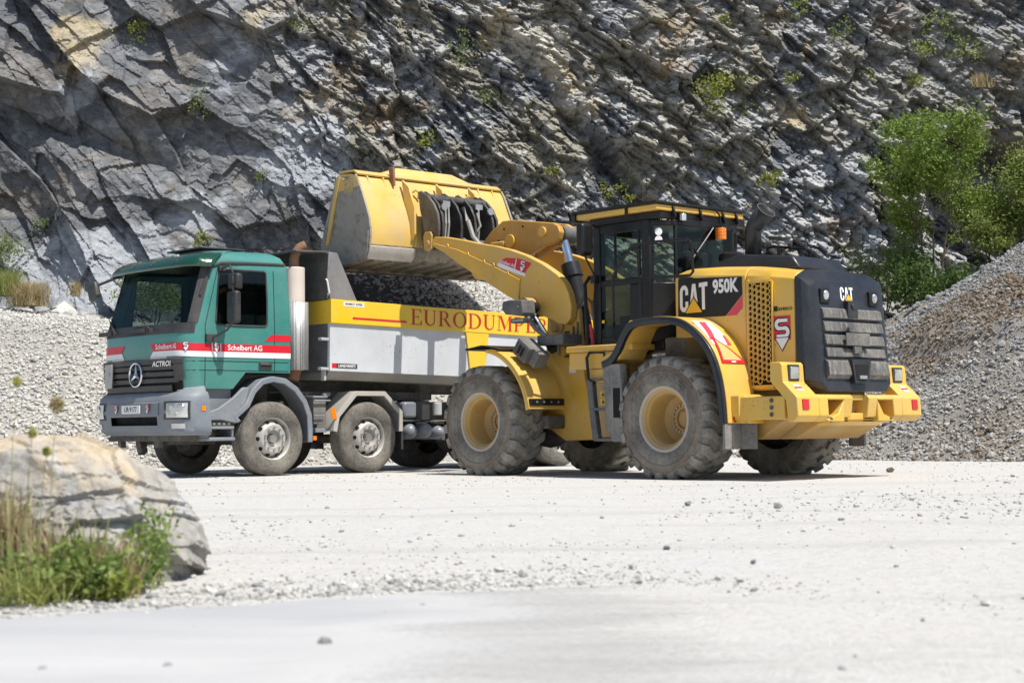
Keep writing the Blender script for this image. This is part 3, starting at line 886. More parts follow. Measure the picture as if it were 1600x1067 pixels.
TUFTS = [
    (1125, 130, 1.5, 1.3, 'W', 'large yellow-green weed patch hanging on the cliff above the loader cab', 900),
    (215, 40, 0.8, 0.6, 'W', 'yellow-green tuft on a ledge high on the left cliff', 260),
    (308, 150, 0.5, 0.6, 'O', 'olive tuft in a crack of the big left slabs', 150),
    (318, 372, 0.4, 0.4, 'W', 'bright weed on the rubble just above the truck cab roof', 130),
    (465, 30, 0.5, 0.4, 'O', 'dull tuft under the top edge, right of the smooth slabs', 110),
    (725, 75, 0.8, 0.9, 'O', 'thin olive plant on the upper cliff above the bucket', 260),
    (670, 215, 0.6, 0.5, 'W', 'green tuft on the cliff straight above the bucket spill plate', 200),
    (762, 145, 0.5, 0.4, 'O', 'sparse olive tuft between bucket and pale vein', 90),
    (865, 262, 0.3, 0.25, 'W', 'tiny green sprig right of the black coupler', 70),
    (968, 300, 0.7, 0.6, 'W', 'yellow weed clump on the cliff left of the cab roof', 240),
    (1262, 5, 0.7, 0.6, 'G', 'green tuft at the top edge left of the grass clumps', 200),
    (1320, 40, 0.6, 0.6, 'O', 'olive tuft hanging beside a slanting crack top right', 150),
    (1482, 32, 0.9, 0.7, 'G', 'tall fresh grass clump growing on the upper right slab', 260),
    (1515, 75, 0.9, 0.7, 'G', 'drooping grass clump below the tall one on the right slab', 240),
    (1450, 72, 0.8, 0.5, 'G', 'low grass clump left of the drooping one', 200),
    (1545, 122, 0.8, 0.5, 'S', 'dry reddish grass clump near the overhang', 200),
    (1365, 108, 0.6, 0.4, 'O', 'olive tuft above the bedded blocks on the right', 140),
    (1437, 120, 0.5, 0.35, 'W', 'yellow-green tuft over the cave mouth', 130),
    (1208, 275, 0.5, 0.4, 'W', 'yellow weed on pale broken rock right of the exhaust stack', 170),
    (1245, 118, 0.4, 0.3, 'W', 'small weed near the ochre block', 100),
    (1140, 20, 0.3, 0.25, 'W', 'small yellow sprig near the top edge above the weed patch', 70),
    (410, 270, 0.35, 0.4, 'O', 'small olive sprig at the foot of the pale slab', 90),
    (60, 350, 0.35, 0.4, 'O', 'wispy sprig on a dark ledge at the left', 80),
    (1115, 230, 0.4, 0.4, 'W', 'thin trailing weed below the large patch', 80),
]
for q, (px, py, w_, h, k, lab, n) in enumerate(TUFTS):
    x0, z0 = c_xy(px, py)
    lm = {'W': LM_WEED, 'O': LM_OLIVE, 'G': LM_BUSH, 'S': LM_STRAW}[k]
    o = tuft_mesh('foliage', n, w_ * 0.85, h * 0.85, lm, 'blade' if k in 'S' else 'leaf', 300 + q, holder('cliff_plant'))
    o = o.parent
    yy = min(cliff_y(x0 + e_, z0) for e_ in (-0.15, 0, 0.15))
    sc = yy / 42.0
    o.location = ((px - 800) / F_PX * yy, yy - 0.02, 0.65 + (z0 - 0.65) * 61 / F_PX * yy - 0.35 * h)
    tag(o, lab, 'plant', 'plants rooted in the rock face')
# round dry grass mound on the terrace at the left
for (px, py, w_, h, lm, lab, n, s) in [(45, 478, 1.0, 0.55, LM_STRAW, 'round mound of dry straw grass on the terrace above the pale heap', 900, 401),
                                       (10, 462, 0.8, 0.55, LM_GRASS, 'green grass clump at the far left above the pale heap', 600, 402),
                                       (118, 462, 0.4, 0.35, LM_STRAW, 'small dry grass tuft on rubble behind the truck mirror', 160, 403)]:
    o = tuft_mesh('foliage', n, w_, h, lm, 'blade', s, holder('grass_clump')).parent; o.location = on_view(px, py, 34.6 if px < 100 else 35.4)
    tag(o, lab, 'grass clump')
# fallen rubble along the cliff foot
n = 1500
x = rng.uniform(-13, 13, n); y = np.array([40.6 - abs(v) for v in rng.normal(0, 2.1, n)])
S = rng.lognormal(-1.6, 0.5, n).clip(0.08, 0.8); z = heap_l(x, np.minimum(y, 41)).clip(0, 9)
o = stones('rubble', np.stack([x, y, z + S * .12], -1), S, [MS_GREY[0], MS_GREY[1], MS_PALE[0]], None, 0.7, rng.choice(3, n, p=[.55, .3, .15]))
tag(o, 'angular grey rubble lying along the foot of the cliff', 'rubble', kind='stuff')

# ================================================================== boulder in the foreground
def boulder():
    bm = bmesh.new(); bmesh.ops.create_icosphere(bm, subdivisions=7, radius=1.0)
    v = np.array([tuple(q.co) for q in bm.verts])
    F = np.array([[q.index for q in f.verts] for f in bm.faces]); bm.free()
    x, y, z = v.T
    r = np.ones(len(v)) * 1.22
    rs = np.random.default_rng(29)
    cuts = [((.80, -.15, .62), .80), ((-.05, -.15, 1), .93), ((-.15, -1, .30), .80), ((.62, -.75, .25), .86), ((-.6, -.7, .5), .88), ((.95, -.1, .05), .93), ((.35, -.9, -.35), .80), ((.45, .1, .9), .88)]
    for k in range(16):
        d = rs.normal(size=3); cuts.append((d, rs.uniform(0.88, 1.1)))
    wob = fbm(x * 3 + y * 2, z * 3 - y * 2, 507, 4) - 0.5
    for d, h in cuts:
        d = np.array(d, float); d /= np.linalg.norm(d)
        c = v @ d
        r = np.where(c > 0.05, np.minimum(r, (h + 0.08 * wob) / np.maximum(c, 0.05)), r)
    u_ = x * 0.9 + z * 0.35; w_ = z - x * 0.3 + y * 0.25
    for (la, lb, am, sd_) in ((0.60, 0.42, 0.12, 511), (0.24, 0.17, 0.045, 513), (0.09, 0.07, 0.018, 515)):
        da, db, r1, r2, r3 = worley((u_ + 0.4 * y) / la + 9.1 + 0.3 * wob, w_ / lb + 4.3 + 0.3 * wob, sd_)
        r = r + (0.35 + 0.65 * (y < 0.2)) * (am * (r1 - 0.5) + am * 0.9 * da * (r2 - .5) - am * 0.9 * db * (r3 - .2)) * np.where(z > 0.55, 0.45, 1)
    r = r + 0.03 * (fbm(x * 9 + z * 4, y * 9 + z * 6, 503, 4) - 0.5)
    hol = sstep(1.15, 0.75, np.sqrt(((x + 0.22) / 0.38) ** 2 + ((z + 0.05 + 0.25 * x) / 0.26) ** 2) + 0.8 * wob) * (y < 0)
    r = r - 0.30 * hol
    return v * r[:, None] * np.array([0.60, 0.52, 0.49]), F
def boulder_mat():
    m, nt, b, vec = base_mat('boulder_rock')
    n1 = noise(nt, vec, 2.6, 6, 0.6, 0.4); n2 = noise(nt, vec, 14, 7, 0.7)
    sp = nt.nodes.new('ShaderNodeSeparateXYZ'); nt.links.new(vec, sp.inputs[0])
    h = nt.nodes.new('ShaderNodeMath'); h.operation = 'MULTIPLY_ADD'
    nt.links.new(n1, h.inputs[0]); h.inputs[1].default_value = 0.95; nt.links.new(sp.outputs[2], h.inputs[2])
    c = mixc(nt, ramp(nt, n2, 0.3, 0.7), (0.22, 0.21, 0.195), (0.46, 0.44, 0.40))
    t = mixc(nt, ramp(nt, n2, 0.3, 0.7), (0.47, 0.35, 0.21), (0.60, 0.54, 0.44))
    c = mixc(nt, ramp(nt, h.outputs[0], 0.74, 0.88, 0, 0.9), c, t)
    n3 = noise(nt, vec, 4.0, 4, 0.6)
    c = mixc(nt, ramp(nt, n3, 0.56, 0.64, 0, 0.7), c, (0.44, 0.45, 0.46))
    nt.links.new(c, b.inputs['Base Color']); b.inputs['Roughness'].default_value = 0.9
    bn = nt.nodes.new('ShaderNodeBump'); bn.inputs['Strength'].default_value = 0.8; bn.inputs['Distance'].default_value = 0.03
    nt.links.new(n2, bn.inputs['Height']); nt.links.new(bn.outputs[0], b.inputs['Normal'])
    return m
V, F = boulder()
bo = np_mesh('boulder', V, F, boulder_mat(), smooth=True)
bo.data.set_sharp_from_angle(angle=R(38))
bo.location = (-2.02, 7.45, 0.15)
tag(bo, 'large tan and grey boulder overgrown with weeds beside the paved track', 'boulder')

# weeds round the boulder: leafy plants, each a thing
def weed(name, x, y, h, w_, n, lm, seed, lab, cat='plant', zb=0.0, leaf=0.035):
    rs = np.random.default_rng(seed); e = empty(name, (x, y, zb)); tag(e, lab, cat, 'weeds around the boulder')
    mb = MB(); P = []
    for k in range(max(5, n // 60)):
        an = rs.uniform(0, 2 * PI); tip = Vector((math.cos(an) * w_ * rs.uniform(.15, .6), math.sin(an) * w_ * rs.uniform(.15, .5), h * rs.uniform(.55, 1.05)))
        pts = [Vector((rs.normal() * .03, rs.normal() * .03, 0))]
        for s_ in (.33, .66, 1):
            pts.append(Vector((tip.x * s_ ** 1.5, tip.y * s_ ** 1.5, tip.z * s_)))
        mb.tube(pts, [.004, .003, .0025, .0012], 4, caps=False)
        for s_ in np.linspace(.2, 1, 13):
            j = min(2, int(s_ * 3)); q = pts[j].lerp(pts[j + 1], min(1, s_ * 3 - j))
            for u_ in range(max(1, n // (13 * max(5, n // 60)))):
                P.append(tuple(q + Vector(rs.normal(size=3)) * 0.022))
    V, F = leaves(np.array(P), leaf)
    np_mesh('foliage', V, F, lm, e); mb.build('stem', M_STEM, e)
LM_FRESH = leaf_mat('fresh_leaf', (0.13, 0.22, 0.045), (0.32, 0.40, 0.11), (0.36, 0.31, 0.13))
for q, (px, py, h, w_, n, lm, lab) in enumerate([
        (212, 925, 0.27, 0.28, 620, LM_FRESH, 'bushy green weed climbing the right face of the boulder'),
        (250, 915, 0.33, 0.24, 380, LM_FRESH, 'thin green weed at the boulder right shoulder with sprays against the yard'),
        (150, 935, 0.2, 0.3, 480, LM_FRESH, 'low leafy weed in front of the boulder hollow'),
        (62, 935, 0.22, 0.36, 560, LM_FRESH, 'broad green weed at the lower left under the boulder'),
        (-5, 925, 0.34, 0.3, 600, LM_FRESH, 'tall green weed at the left picture edge'),
        (100, 915, 0.14, 0.24, 420, LM_WEED, 'yellowing ground weed between two green ones'),
        (185, 935, 0.10, 0.2, 260, LM_WEED, 'low yellow-green creeping weed next to the chippings')]):
    gx, gy = px_ground(px, py)
    weed('weed', gx, gy, h, w_, n, lm, 600 + q, lab, leaf=0.032 if q < 2 else 0.036)
for q, (px, py, h, w_, n, lm, lab) in enumerate([
        (10, 925, 0.46, 0.34, 150, LM_STRAW, 'tall dry straw grass at the far left in front of the boulder'),
        (75, 930, 0.33, 0.32, 90, LM_STRAW, 'dry straw grass in front of the boulder hollow'),
        (130, 930, 0.30, 0.26, 80, LM_GRASS, 'green grass blades before the boulder middle'),
        (40, 942, 0.14, 0.5, 160, LM_GRASS, 'dense green grass fringe along the track, left of the chippings'),
        (175, 930, 0.24, 0.3, 160, LM_STRAW, 'sparse straw blades at the foot of the bushy weed')]):
    gx, gy = px_ground(px, py)
    o = tuft_mesh('foliage', n, w_, h, lm, 'blade', 700 + q, holder('grass_tuft')).parent; o.location = (gx, gy, 0)
    tag(o, lab, 'grass', 'grass tufts around the boulder')
# tall flower stalks close to the lens
M_HEAD = leaf_mat('seed_head', (0.42, 0.42, 0.12), (0.55, 0.52, 0.2))
M_HEADB = leaf_mat('brown_seed_head', (0.42, 0.34, 0.18), (0.5, 0.42, 0.24))
for q, (px, py, d, r, m_, lab) in enumerate([
        (27, 596, 6.3, 0.017, M_HEAD, 'flower stalk with yellow-green head, leftmost before the gravel heap'),
        (89, 632, 6.3, 0.025, M_HEADB, 'flower stalk with large brownish seed head before the gravel heap'),
        (51, 676, 6.4, 0.017, M_HEAD, 'short flower stalk with yellow head just above the boulder'),
        (73, 705, 6.4, 0.016, M_HEAD, 'shortest flower stalk, its yellow head against the tan boulder top')]):
    p = on_view(px, py, d)
    e = empty('flower_stalk', (p.x - 0.03, p.y, 0)); tag(e, lab, 'wild flower', 'flower stalks near the lens')
    mb = MB(); hgt = p.z
    mb.tube([(0, 0, -0.02), (0.004, 0, hgt * .4), (0.014, 0, hgt * .75), (0.03, 0, hgt)], [.0022, .002, .0015, .001], 5); mb.build('stem', M_STEM, e)
    u = rng.normal(size=(420, 3)); u /= np.linalg.norm(u, axis=1)[:, None]
    V, F = leaves(u * r * rng.uniform(.5, 1, (420, 1)) * np.array([1, 1, 1.15]) + np.array([0.03, 0, hgt]), r * .6)
    np_mesh('seed_head', V, F, m_, e)
# ================================================================== lettering built from polygons
def arcband(cx, cy, ro, ri, a0, a1, n=14, dx=0.0):
    """elliptic band as quads; ro / ri are (rx, ry)"""
    vs, fs = [], []
    for k in range(n + 1):
        t = R(a0 + (a1 - a0) * k / n)
        vs += [(cx + ro[0] * math.cos(t), cy + ro[1] * math.sin(t)), (cx + dx + ri[0] * math.cos(t), cy + ri[1] * math.sin(t))]
    for k in range(n):
        fs.append((2 * k, 2 * k + 1, 2 * k + 3, 2 * k + 2))
    return vs, fs
def rect(x0, y0, x1, y1):
    return [(x0, y0), (x1, y0), (x1, y1), (x0, y1)], [(0, 1, 2, 3)]
def poly(*p):
    return list(p), [tuple(range(len(p)))]
SERIF = {
    'E': (0.70, [rect(.1, 0, .23, 1), rect(0, 0, .1, .035), rect(0, .965, .1, 1), rect(.23, .955, .62, 1), poly((.54, .955), (.62, .955), (.635, .76), (.605, .76)), rect(.23, 0, .66, .045), poly((.56, .045), (.66, .045), (.69, .27), (.66, .27)), rect(.23, .49, .48, .535), poly((.44, .535), (.48, .535), (.48, .64), (.46, .64)), poly((.44, .49), (.48, .49), (.48, .385), (.46, .385))]),
    'U': (0.86, [rect(.1, .33, .23, 1), rect(0, .965, .1, 1), rect(.23, .965, .33, 1), rect(.66, .33, .71, 1), rect(.56, .965, .66, 1), rect(.71, .965, .81, 1), arcband(.405, .33, (.305, .345), (.215, .27), 180, 360, 14, .04)]),
    'R': (0.84, [rect(.1, 0, .23, 1), rect(0, 0, .1, .035), rect(0, .965, .1, 1), rect(.23, 0, .33, .035), rect(.23, .955, .36, 1), rect(.23, .47, .36, .515), arcband(.36, .735, (.265, .265), (.14, .22), -90, 90), poly((.34, .47), (.48, .49), (.80, .0), (.64, .0)), rect(.80, 0, .86, .035)]),
    'O': (0.92, [arcband(.45, .5, (.43, .52), (.29, .475), 0, 360, 36)]),
    'D': (0.90, [rect(.1, 0, .23, 1), rect(0, 0, .1, .035), rect(0, .965, .1, 1), rect(.23, .955, .36, 1), rect(.23, 0, .36, .045), arcband(.36, .5, (.48, .5), (.34, .455), -90, 90, 20)]),
    'M': (1.06, [rect(.11, 0, .155, 1), rect(0, 0, .11, .035), rect(.155, 0, .27, .035), rect(0, .965, .11, 1), poly((.155, 1), (.30, 1), (.56, .22), (.50, .02)), poly((.50, .02), (.53, .14), (.80, 1), (.83, .93)), rect(.80, 0, .93, 1), rect(.70, 0, .80, .035), rect(.93, 0, 1.03, .035), rect(.93, .965, 1.03, 1)]),
    'P': (0.74, [rect(.1, 0, .23, 1), rect(0, 0, .1, .035), rect(0, .965, .1, 1), rect(.23, 0, .33, .035), rect(.23, .955, .36, 1), rect(.23, .43, .36, .475), arcband(.36, .715, (.30, .285), (.17, .24), -90, 90)]),
}
BLOCK = {   # heavy condensed grotesque
    'C': (0.58, [arcband(.27, .74, (.27, .26), (.09, .10), 0, 180, 12), arcband(.27, .26, (.27, .26), (.09, .10), 180, 360, 12), rect(0, .26, .18, .74), rect(.36, .62, .54, .74), rect(.36, .26, .54, .38)]),
    'A': (0.62, [poly((0, 0), (.19, 0), (.31, .74), (.31, 1), (.20, 1)), poly((.60, 0), (.41, 0), (.312, .74), (.312, 1), (.41, 1))]),
    'T': (0.54, [rect(.175, 0, .365, .84), rect(0, .84, .54, 1)]),
}
def spell(mb, word, font, h, o, ux, uy, w=1.0, gap=0.03, mat=0, lift=None):
    """lay a word from o along ux; every piece sits a hair above the last"""
    ux = Vector(ux); uy = Vector(uy); o = Vector(o); nrm = ux.cross(uy) if lift is None else Vector(lift)
    x = 0.0; k = 0
    for ch in word:
        adv, pcs = font[ch]
        for vs, fs in pcs:
            mb.add([o + ux * ((x + p[0] * w) * h) + uy * (p[1] * h) + nrm * (0.0003 * (k % 12)) for p in vs], fs, mat); k += 1
        x += adv * w + gap
    return x * h
def s_badge(mb, o, ux, uy, h, mats=(0, 1, 2), square=True):
    """red square, outlined white S over a downward triangle"""
    o = Vector(o); ux = Vector(ux); uy = Vector(uy); nrm = ux.cross(uy)
    def lay(vs, fs, m, e): mb.add([o + ux * (p[0] * h) + uy * (p[1] * h) + nrm * e for p in vs], fs, m)
    if square: lay(*rect(-.31, -.22, .31, .5), mats[0], 0)
    for (m, t, e) in ((mats[2], .10, .0012), (mats[1], .06, .0024)):
        g = t
        lay(*rect(-.17, .36 - g / 1.2, .2, .36 + g / 1.2), m, e)
        lay(*arcband(-.1, .245, (.115 + g, .115 + g), (.115 - g, .115 - g), 90, 270, 12), m, e + .0003)
        lay(*rect(-.1, .13 - g / 1.2, .1, .13 + g / 1.2), m, e + .0006)
        lay(*arcband(.1, .015, (.115 + g, .115 + g), (.115 - g, .115 - g), -90, 90, 12), m, e + .0009)
        lay(*rect(-.2, -.1 - g / 1.2, .1, -.1 + g / 1.2), m, e)
    lay(*poly((-.29, -.13), (.29, -.13), (0, -.56)), mats[2], .0040)
    lay(*poly((-.24, -.155), (.24, -.155), (0, -.51)), mats[1], .0052)

# ================================================================== materials of the machines
M_GREEN = mat('green_paint', (0.034, 0.215, 0.19), 0.32, dust=0.10, coat=0.5, var=0.05)
M_VISOR = mat('dark_green_visor', (0.006, 0.055, 0.026), 0.15, coat=0.8, spec=0.6)
M_GREYP = mat('grey_blue_plastic', (0.155, 0.185, 0.225), 0.5, dust=0.26, chips=.4)
M_LGREY = mat('light_grey_metal', (0.42, 0.44, 0.45), 0.5, dust=0.3)
M_BLACK = mat('black_plastic', (0.018, 0.019, 0.022), 0.5, dust=0.10)
M_DARK = mat('dark_underbody', (0.022, 0.022, 0.024), 0.8, dust=0.35)
M_RED = mat('red_film', (0.62, 0.018, 0.035), 0.35, var=0.03)
M_WHITE = mat('white_film', (0.78, 0.78, 0.78), 0.4, var=0.02)
M_SEAM = mat('seam_shadow_gap', (0.012, 0.02, 0.018), 0.8)
M_CHROME = mat('chrome', (0.72, 0.73, 0.75), 0.12, 1.0)
M_STEEL = mat('bare_steel', (0.50, 0.50, 0.49), 0.42, 0.85, dust=0.2)
M_LAMP = mat('headlamp_glass', (0.62, 0.63, 0.63), 0.08, 0.55, coat=1.0, var=0.3)
M_ORANGE = mat('orange_lens', (0.85, 0.22, 0.01), 0.25, coat=0.5)
M_REDLENS = mat('red_lens', (0.55, 0.01, 0.015), 0.2, coat=0.5)
M_TYRE = mat('truck_tyre_rubber', (0.036, 0.034, 0.032), 0.85, dust=0.42, bump=0.4, bscale=60)
M_RIMW = mat('silver_grey_rim', (0.46, 0.45, 0.43), 0.45, 0.3, dust=0.35)
M_HOLE = mat('black_hole', (0.006, 0.006, 0.006), 0.9)
M_CREAM = mat('heat_faded_cream', (0.66, 0.58, 0.51), 0.6, dust=0.2, streak=0.3)
M_RUST = mat('rusty_pipe', (0.25, 0.115, 0.06), 0.75, 0.2, dust=0.15, bump=0.3)
M_BEDG = mat('white_grey_bed_paint', (0.57, 0.60, 0.635), 0.42, dust=0.14, streak=0.16, coat=0.2, chips=.7)
M_BEDY = mat('bed_yellow_paint', (0.80, 0.53, 0.006), 0.4, dust=0.14, coat=0.25, var=0.03, chips=.7)
M_BEDS = mat('worn_bed_steel', (0.30, 0.30, 0.31), 0.45, 0.6, dust=0.3, streak=0.3, blotch=.4)
M_BEDD = mat('dark_blue_grey_wall', (0.075, 0.085, 0.105), 0.55, dust=0.25)
M_MAROON = mat('maroon_red_letters', (0.50, 0.012, 0.02), 0.45, var=0.03)
M_SEAT = mat('dark_seat_cloth', (0.03, 0.03, 0.035), 0.95)
M_CANOPY = mat('bed_canopy_dark', (0.035, 0.037, 0.042), 0.5, dust=0.2)
def perf_mat():
    m, nt, b, vec = base_mat('perforated_sheet')
    v = nt.nodes.new('ShaderNodeTexVoronoi'); v.inputs['Scale'].default_value = 34; v.inputs['Randomness'].default_value = 0.12
    nt.links.new(vec, v.inputs['Vector'])
    f = ramp(nt, v.outputs['Distance'], 0.30, 0.36, 0, 1)
    nt.links.new(mixc(nt, f, (0.05, 0.05, 0.05), (0.60, 0.60, 0.59)), b.inputs['Base Color'])
    nt.links.new(f, b.inputs['Metallic']); b.inputs['Roughness'].default_value = 0.6
    return m
M_PERF = perf_mat()
G_CAB = glass_mat('cab_glass', (0.52, 0.60, 0.56), 0.4)
G_SIDE = glass_mat('side_glass', (0.34, 0.40, 0.38), 0.5)

# ================================================================== dump truck   (x forward, y left, z up; origin under the first axle)
TR = empty('dump_truck', (-4.20715, 24.0937, 0), PI + 0.745522)
tag(TR, 'four-axle dump truck with teal green cab and yellow-rimmed grey tipper body', 'dump truck')

def interp(tab, z):
    if z <= tab[0][0]: return tab[0][1]
    for (a, fa), (b, fb) in zip(tab, tab[1:]):
        if z <= b: return fa + (fb - fa) * (z - a) / (b - a)
    return tab[-1][1]
XF = [(1.2, 1.37), (1.45, 1.405), (1.7, 1.42), (2.0, 1.415), (2.12, 1.39), (2.95, 1.14), (3.03, 1.09), (3.10, 0.98), (3.15, 0.86), (3.18, 0.70)]
HW = [(1.2, 1.135), (1.7, 1.15), (2.12, 1.15), (2.95, 1.115), (3.03, 1.09), (3.10, 1.04), (3.15, 0.97), (3.18, 0.86)]
XR = [(1.2, -.34), (2.4, -.34), (2.95, -.30), (3.10, -.24), (3.18, -.10)]
RC = 0.27
def cabP(t, z, off=0.0, xf=XF, hw=HW, xr=XR, rc=RC, bow=0.05):
    """t 0..1 left side, 1..2 corner, 2..3 to the centre line, 3..4 centre to corner, 4..5 corner, 5..6 right side"""
    s = 1
    if t > 3: t = 6 - t; s = -1
    X, W, x0 = interp(xf, z), interp(hw, z), interp(xr, z)
    if t <= 1:
        p = (x0 + (X - rc - x0) * t, W); n = (0, 1)
    elif t <= 2:
        a = (t - 1) * PI / 2
        p = (X - rc + rc * math.sin(a), W - rc + rc * math.cos(a)); n = (math.sin(a), math.cos(a))
    else:
        q = 3 - t; y = q * (W - rc)
        p = (X + bow * (1 - q * q), y); n = (1, 0)
    return Vector((p[0] + n[0] * off, s * (p[1] + n[1] * off), z))
def tside(x, z, **k):
    xf, xr, rc = k.get('xf', XF), k.get('xr', XR), k.get('rc', RC)
    return (x - interp(xr, z)) / (interp(xf, z) - rc - interp(xr, z))
def tfront(y, z):
    W = interp(HW, z) - RC
    return 3 - y / W
def fz_up(t): return .035 * max(0, 1 - abs(t - 3) / 1.3) ** .5 if 1.7 < t < 4.3 else 0
def patch(mb, ts, zs, off, mat=0, fn=cabP, up=0.0, **k):
    """ts and zs: lists; a t may be a function of z"""
    def P_(t, z):
        t = t(z) if callable(t) else t
        q = min(1, max(0, (3 - abs(t - 3) - 1.2) / .7)) if up else 0
        return fn(t, z + up * q, off, **k)
    rows = [[P_(t, z) for t in ts] for z in zs]
    mb.grid(rows, mat)
def span(a, b, n): return [a + (b - a) * i / n for i in range(n + 1)]
# shell
cols = [0, lambda z: tside(.06, z), lambda z: tside(.90 - .09 * (z - 2.12), z), 1, 1.15, 1.3, 1.45, 1.6, 1.75, 1.9, 2, 2.25, 2.5, 2.75, 3]
cols = cols + [(lambda z, c=c: 6 - (c(z) if callable(c) else c)) for c in reversed(cols[:-1])]
zrows = [1.45, 1.7, 2.0, 2.12, 2.50, 2.87, 2.95, 3.03, 3.07, 3.10, 3.13, 3.15, 3.17, 3.18]
rows = [[cabP(c(z) if callable(c) else c, z) for c in cols] for z in zrows]
rows = [r + [r[0]] for r in rows]
def hole(a, b):
    z = (zrows[a] + zrows[a + 1]) / 2
    if 2.12 < z < 2.87 and b in (1, len(cols) - 3): return True
    if 2.12 < z < 2.95 and 6 <= b <= len(cols) - 8: return True
    return False
mb = MB(); mb.grid(rows, 0, hole)
mb.add([p for p in rows[-1][:-1]], [tuple(range(len(cols)))])
# skirt below, ahead of the wheel arch
def tsk(z): return tside(.62 - .9 * (z - 1.22), z)
sk = [tsk, 1, 1.15, 1.3, 1.45, 1.6, 1.75, 1.9, 2, 2.25, 2.5, 2.75, 3]
sk = sk + [(lambda z, c=c: 6 - (c(z) if callable(c) else c)) for c in reversed(sk[:-1])]
mb.grid([[cabP(c(z) if callable(c) else c, z) for c in sk] for z in (1.22, 1.34, 1.449)])
cab = mb.build('cab', M_GREEN, TR, angle=28)
# inside
mb = MB()
mb.bb(-.28, 1.2, -1.08, 1.08, 1.46, 1.52); mb.bb(.95, 1.28, -1.05, 1.05, 1.52, 2.08); mb.bb(-.33, -.29, -1.08, 1.08, 1.5, 3.0)
mb.bb(-.25, 1.0, -1.0, 1.0, 3.0, 3.02)
mb.build('cab_interior', M_BLACK, cab, bevel=.02)
for sy in (.55, -.55):
    mb = MB(); mb.box((.25, sy, 1.95), (.5, .5, .16)); mb.box((-.02, sy, 2.32), (.14, .48, .75), ('Y', -.12)); mb.box((-.06, sy, 2.76), (.1, .28, .2))
    mb.build('seat', M_SEAT, cab, bevel=.05)
mb = MB(); c0 = Vector((.72, .55, 2.12)); tl = Matrix.Rotation(-.9, 3, 'Y')
mb.tube([c0 + tl @ Vector((0, .21 * math.cos(a), .21 * math.sin(a))) for a in span(0, 2 * PI, 24)], .016, 6)
mb.cyl(c0, c0 + Vector((.28, 0, -.25)), .025); mb.box(c0, (.03, .38, .05), tl)
mb.build('steering_wheel', M_BLACK, cab)
# glass
mb = MB(); patch(mb, span(1.44, 4.56, 22), [2.115, 2.5, 2.955], .004); mb.build('windscreen', G_CAB, TR, recalc=False)
for s in (0, 1):
    mb = MB()
    ts = [lambda z: tside(.05, z), lambda z: tside(.91 - .09 * (z - 2.12), z)]
    if s: ts = [lambda z: 6 - tside(.91 - .09 * (z - 2.12), z), lambda z: 6 - tside(.05, z)]
    patch(mb, ts, [2.11, 2.88], .002); mb.build('side_window', G_SIDE, TR, recalc=False)
    # rubber round the side window
    mb = MB(); f = (lambda x, z: cabP(tside(x, z), z, .004)) if s == 0 else (lambda x, z: cabP(6 - tside(x, z), z, .004))
    q = [(.06, 2.14), (.05, 2.5), (.06, 2.86), (.09, 2.885), (.45, 2.885), (.80, 2.885), (.835, 2.86), (.87, 2.5), (.905, 2.15), (.88, 2.105), (.45, 2.10), (.09, 2.105), (.06, 2.14)]
    mb.tube([f(*p) for p in q], .014, 6); mb.build('window_seal', M_BLACK, TR)
mb = MB()
patch(mb, span(1.22, 4.78, 26), [1.985, 2.05, 2.125], .008)
patch(mb, span(1.36, 4.64, 22), [2.945, 3.0], .008)
for a, b in ((1.16, 1.5), (4.5, 4.84)): patch(mb, span(a, b, 3), [2.126, 2.5, 2.944], .009)
mb.build('windscreen_seal', M_BLACK, TR, recalc=False)
mb = MB()   # dark gutter line over the doors
for s in (0, 1):
    mb = MB()
    f = lambda x, z, o: cabP(tside(x, z) if s == 0 else 6 - tside(x, z), z, o)
    mb.tube([cabP(1.30 if s == 0 else 4.70, 2.5, .004), cabP(1.2 if s == 0 else 4.8, 2.9, .004), f(.80, 2.965, .004), f(.4, 2.985, .006), f(0, 2.995, .006), f(-.27, 3.0, .006)], [.025, .026, .026, .024, .022, .02], 8)
    mb.build('roof_gutter', M_BLACK, TR)
# coloured bands
def wrap_front(mb, vs, fs, y, z, off):
    mb.add([cabP(tfront(y + a, z + b), z + b, off) for a, b in vs], fs)
mb = MB()
def sd(x): return lambda z: tside(x, z)
CT = [1, 1.15, 1.3, 1.45, 1.6, 1.75, 1.9, 2]
patch(mb, [0.0, sd(.4)] + CT + [2.25, lambda z: tfront(.44 + (z - 1.74) * -.9, z)], [1.735, 1.79, 1.84], .007, 0, up=.014)
patch(mb, [lambda z: tfront(-.44 + (z - 1.74) * .9, z), 3.75] + [6 - t for t in reversed(CT)] + [6], [1.735, 1.79, 1.84], .007, 0, up=.014)
patch(mb, [0.0, lambda z: tside(.10 - (z - 1.9) * 1.3, z)], [1.895, 1.99], .004, 0)
patch(mb, [0.0, sd(.4)] + CT + [2.25, lambda z: tfront(.40 + (z - 1.70) * .9, z)], [1.655, 1.69, 1.732], .007, 1, up=.014)
patch(mb, [lambda z: tfront(-.40 - (z - 1.70) * .9, z), 3.75] + [6 - t for t in reversed(CT)] + [6], [1.655, 1.69, 1.732], .007, 1, up=.014)
patch(mb, [lambda z: tfront(.72 + (z - 1.6) * .6, z), lambda z: tfront(.33 + (z - 1.6) * .5, z)], [1.56, 1.61, 1.665], .007, 1)
patch(mb, [lambda z: tfront(-.33 - (z - 1.6) * .5, z), lambda z: tfront(-.72 - (z - 1.6) * .6, z)], [1.56, 1.61, 1.665], .007, 1)
mb.build('livery_stripe', [M_RED, M_WHITE], TR, recalc=False)
mb = MB()
fx, fy, fz = Vector((1, 0, 0)), Vector((0, 1, 0)), Vector((0, 0, 1))
put2d(mb, *text_mesh('Schelbert AG', .105, .0016), (.43, 1.1605, 1.788), -fx, fz)
